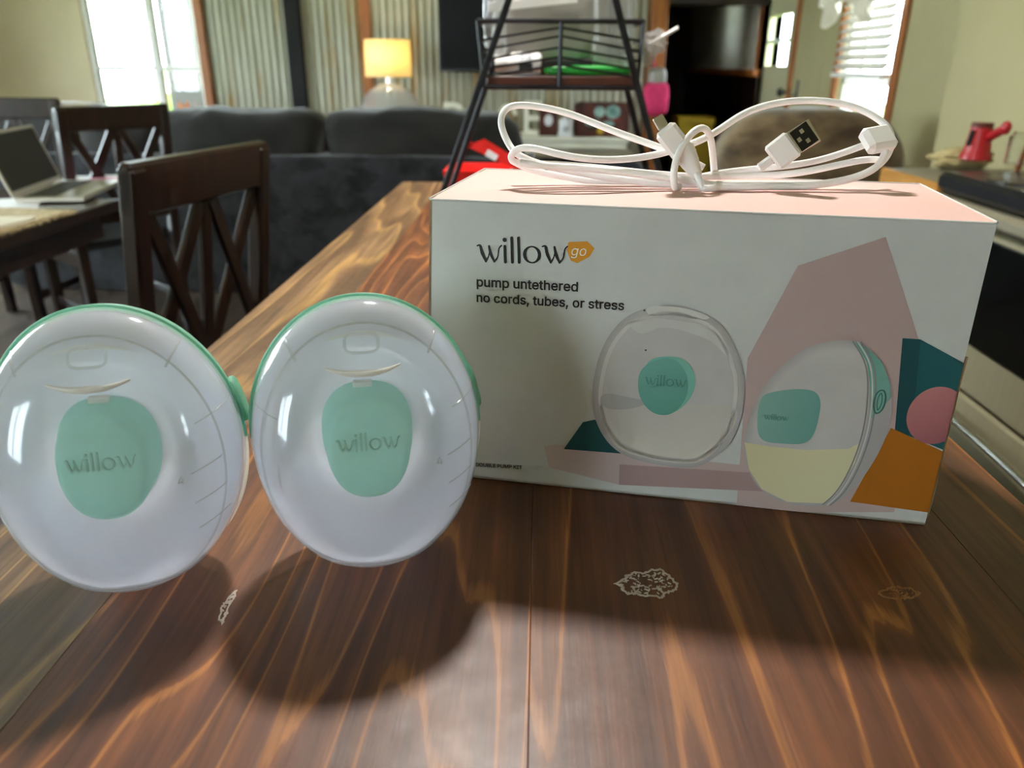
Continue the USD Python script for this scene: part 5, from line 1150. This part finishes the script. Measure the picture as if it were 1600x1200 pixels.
# chairs
CH = 1.02
def make_chair(label, loc, rot):
    c = thing('dining_chair', label, 'chair', loc, rot)
    w, d, sh = 0.45, 0.43, 0.46; dw = M['dark_wood']
    yb = -d / 2; lean_ = 0.075
    def post(s): return bar((s * (w / 2 - 0.022), yb + 0.02, 0), (s * (w / 2 - 0.022), yb + 0.02, sh), 0.04, 0.042, 0.004, (0, 1, 0)), bar((s * (w / 2 - 0.022), yb + 0.02, sh - 0.01), (s * (w / 2 - 0.022), yb + 0.02 - lean_, CH), 0.04, 0.036, 0.005, (0, 1, 0))
    by = lambda z: yb + 0.02 - lean_ * (z - sh) / (CH - sh)
    obj('seat', [cbox((-w / 2, yb + 0.03, sh - 0.005), (w / 2, d / 2, sh + 0.028), 0.012)], M['stove_black'], c, local=True, label='black padded seat')
    for s in (-1, 1):
        obj('rear_post', list(post(s)), dw, c, local=True)
        obj('leg', bar((s * (w / 2 - 0.025), d / 2 - 0.03, 0), (s * (w / 2 - 0.025), d / 2 - 0.03, sh - 0.004), 0.042, 0.042, 0.004, (0, 1, 0)), dw, c, local=True)
        obj('side_rail', cbox((s * (w / 2 - 0.035), yb + 0.04, sh - 0.075), (s * (w / 2 - 0.013), d / 2 - 0.05, sh - 0.005), 0.003), dw, c, local=True)
        obj('stretcher', cbox((s * (w / 2 - 0.03), yb + 0.04, 0.17), (s * (w / 2 - 0.016), d / 2 - 0.05, 0.205), 0.003), dw, c, local=True)
    obj('front_rail', cbox((-w / 2 + 0.045, d / 2 - 0.042, sh - 0.075), (w / 2 - 0.045, d / 2 - 0.02, sh - 0.005), 0.003), dw, c, local=True)
    up = (0, 1, 0.12)
    z1, z0 = CH - 0.065, sh + 0.13
    obj('top_rail', bar((-w / 2 + 0.002, by(z1 + 0.03), z1 + 0.027), (w / 2 - 0.002, by(z1 + 0.03), z1 + 0.027), 0.095, 0.028, 0.006, up), dw, c, local=True)
    obj('lower_rail', bar((-w / 2 + 0.04, by(z0), z0), (w / 2 - 0.04, by(z0), z0), 0.05, 0.024, 0.004, up), dw, c, local=True)
    zt_, zb_ = z1 - 0.02, z0 + 0.025
    obj('stile', bar((0, by(zb_) , zb_), (0, by(zt_), zt_), 0.03, 0.016, 0.003, (0, 1, 0)), dw, c, local=True)
    for a, b in ((-w / 2 + 0.045, -0.015), (0.015, w / 2 - 0.045)):
        obj('cross_slat', bar((a, by(zb_), zb_), (b, by(zt_), zt_), 0.034, 0.013, 0.003, (0, 1, 0)), dw, c, local=True)
        obj('cross_slat', bar((b, by(zb_) - 0.004, zb_), (a, by(zt_) - 0.004, zt_), 0.034, 0.013, 0.003, (0, 1, 0)), dw, c, local=True)
    return c
def chair_pose(pA, pB, w=0.45):
    """back top corners seen at pixels pA, pB at height CH; returns seat centre and turn (chair faces +y)"""
    a, b = at_z(*pA, CH), at_z(*pB, CH); m = (a + b) / 2; d = b - a; return m, math.atan2(d[1], d[0])
m0, ang0 = chair_pose((170, 268), (425, 224))
fd = np.array([math.sin(-ang0), math.cos(ang0), 0])
loc0 = np.array([m0[0], m0[1], 0]) + fd * (0.43 / 2 - 0.02 + 0.075)
chair = make_chair('dark wood double cross back chair nearest the island', loc0, ang0)
lf2 = at_y(180, 187, 3.2)
a2 = math.radians(52); fd = np.array([-math.sin(a2), math.cos(a2), 0])
copy_of(chair, np.array([lf2[0], 3.2, 0]) + fd * 0.27, a2, 'dark wood cross back chair between the laptop and the sofa')
lf3 = at_y(20, 178, 3.76)
copy_of(chair, np.array([lf3[0], 3.78, 0]) - np.array([0, 0.27, 0]), math.pi, 'dark chair at the far left behind the laptop screen')
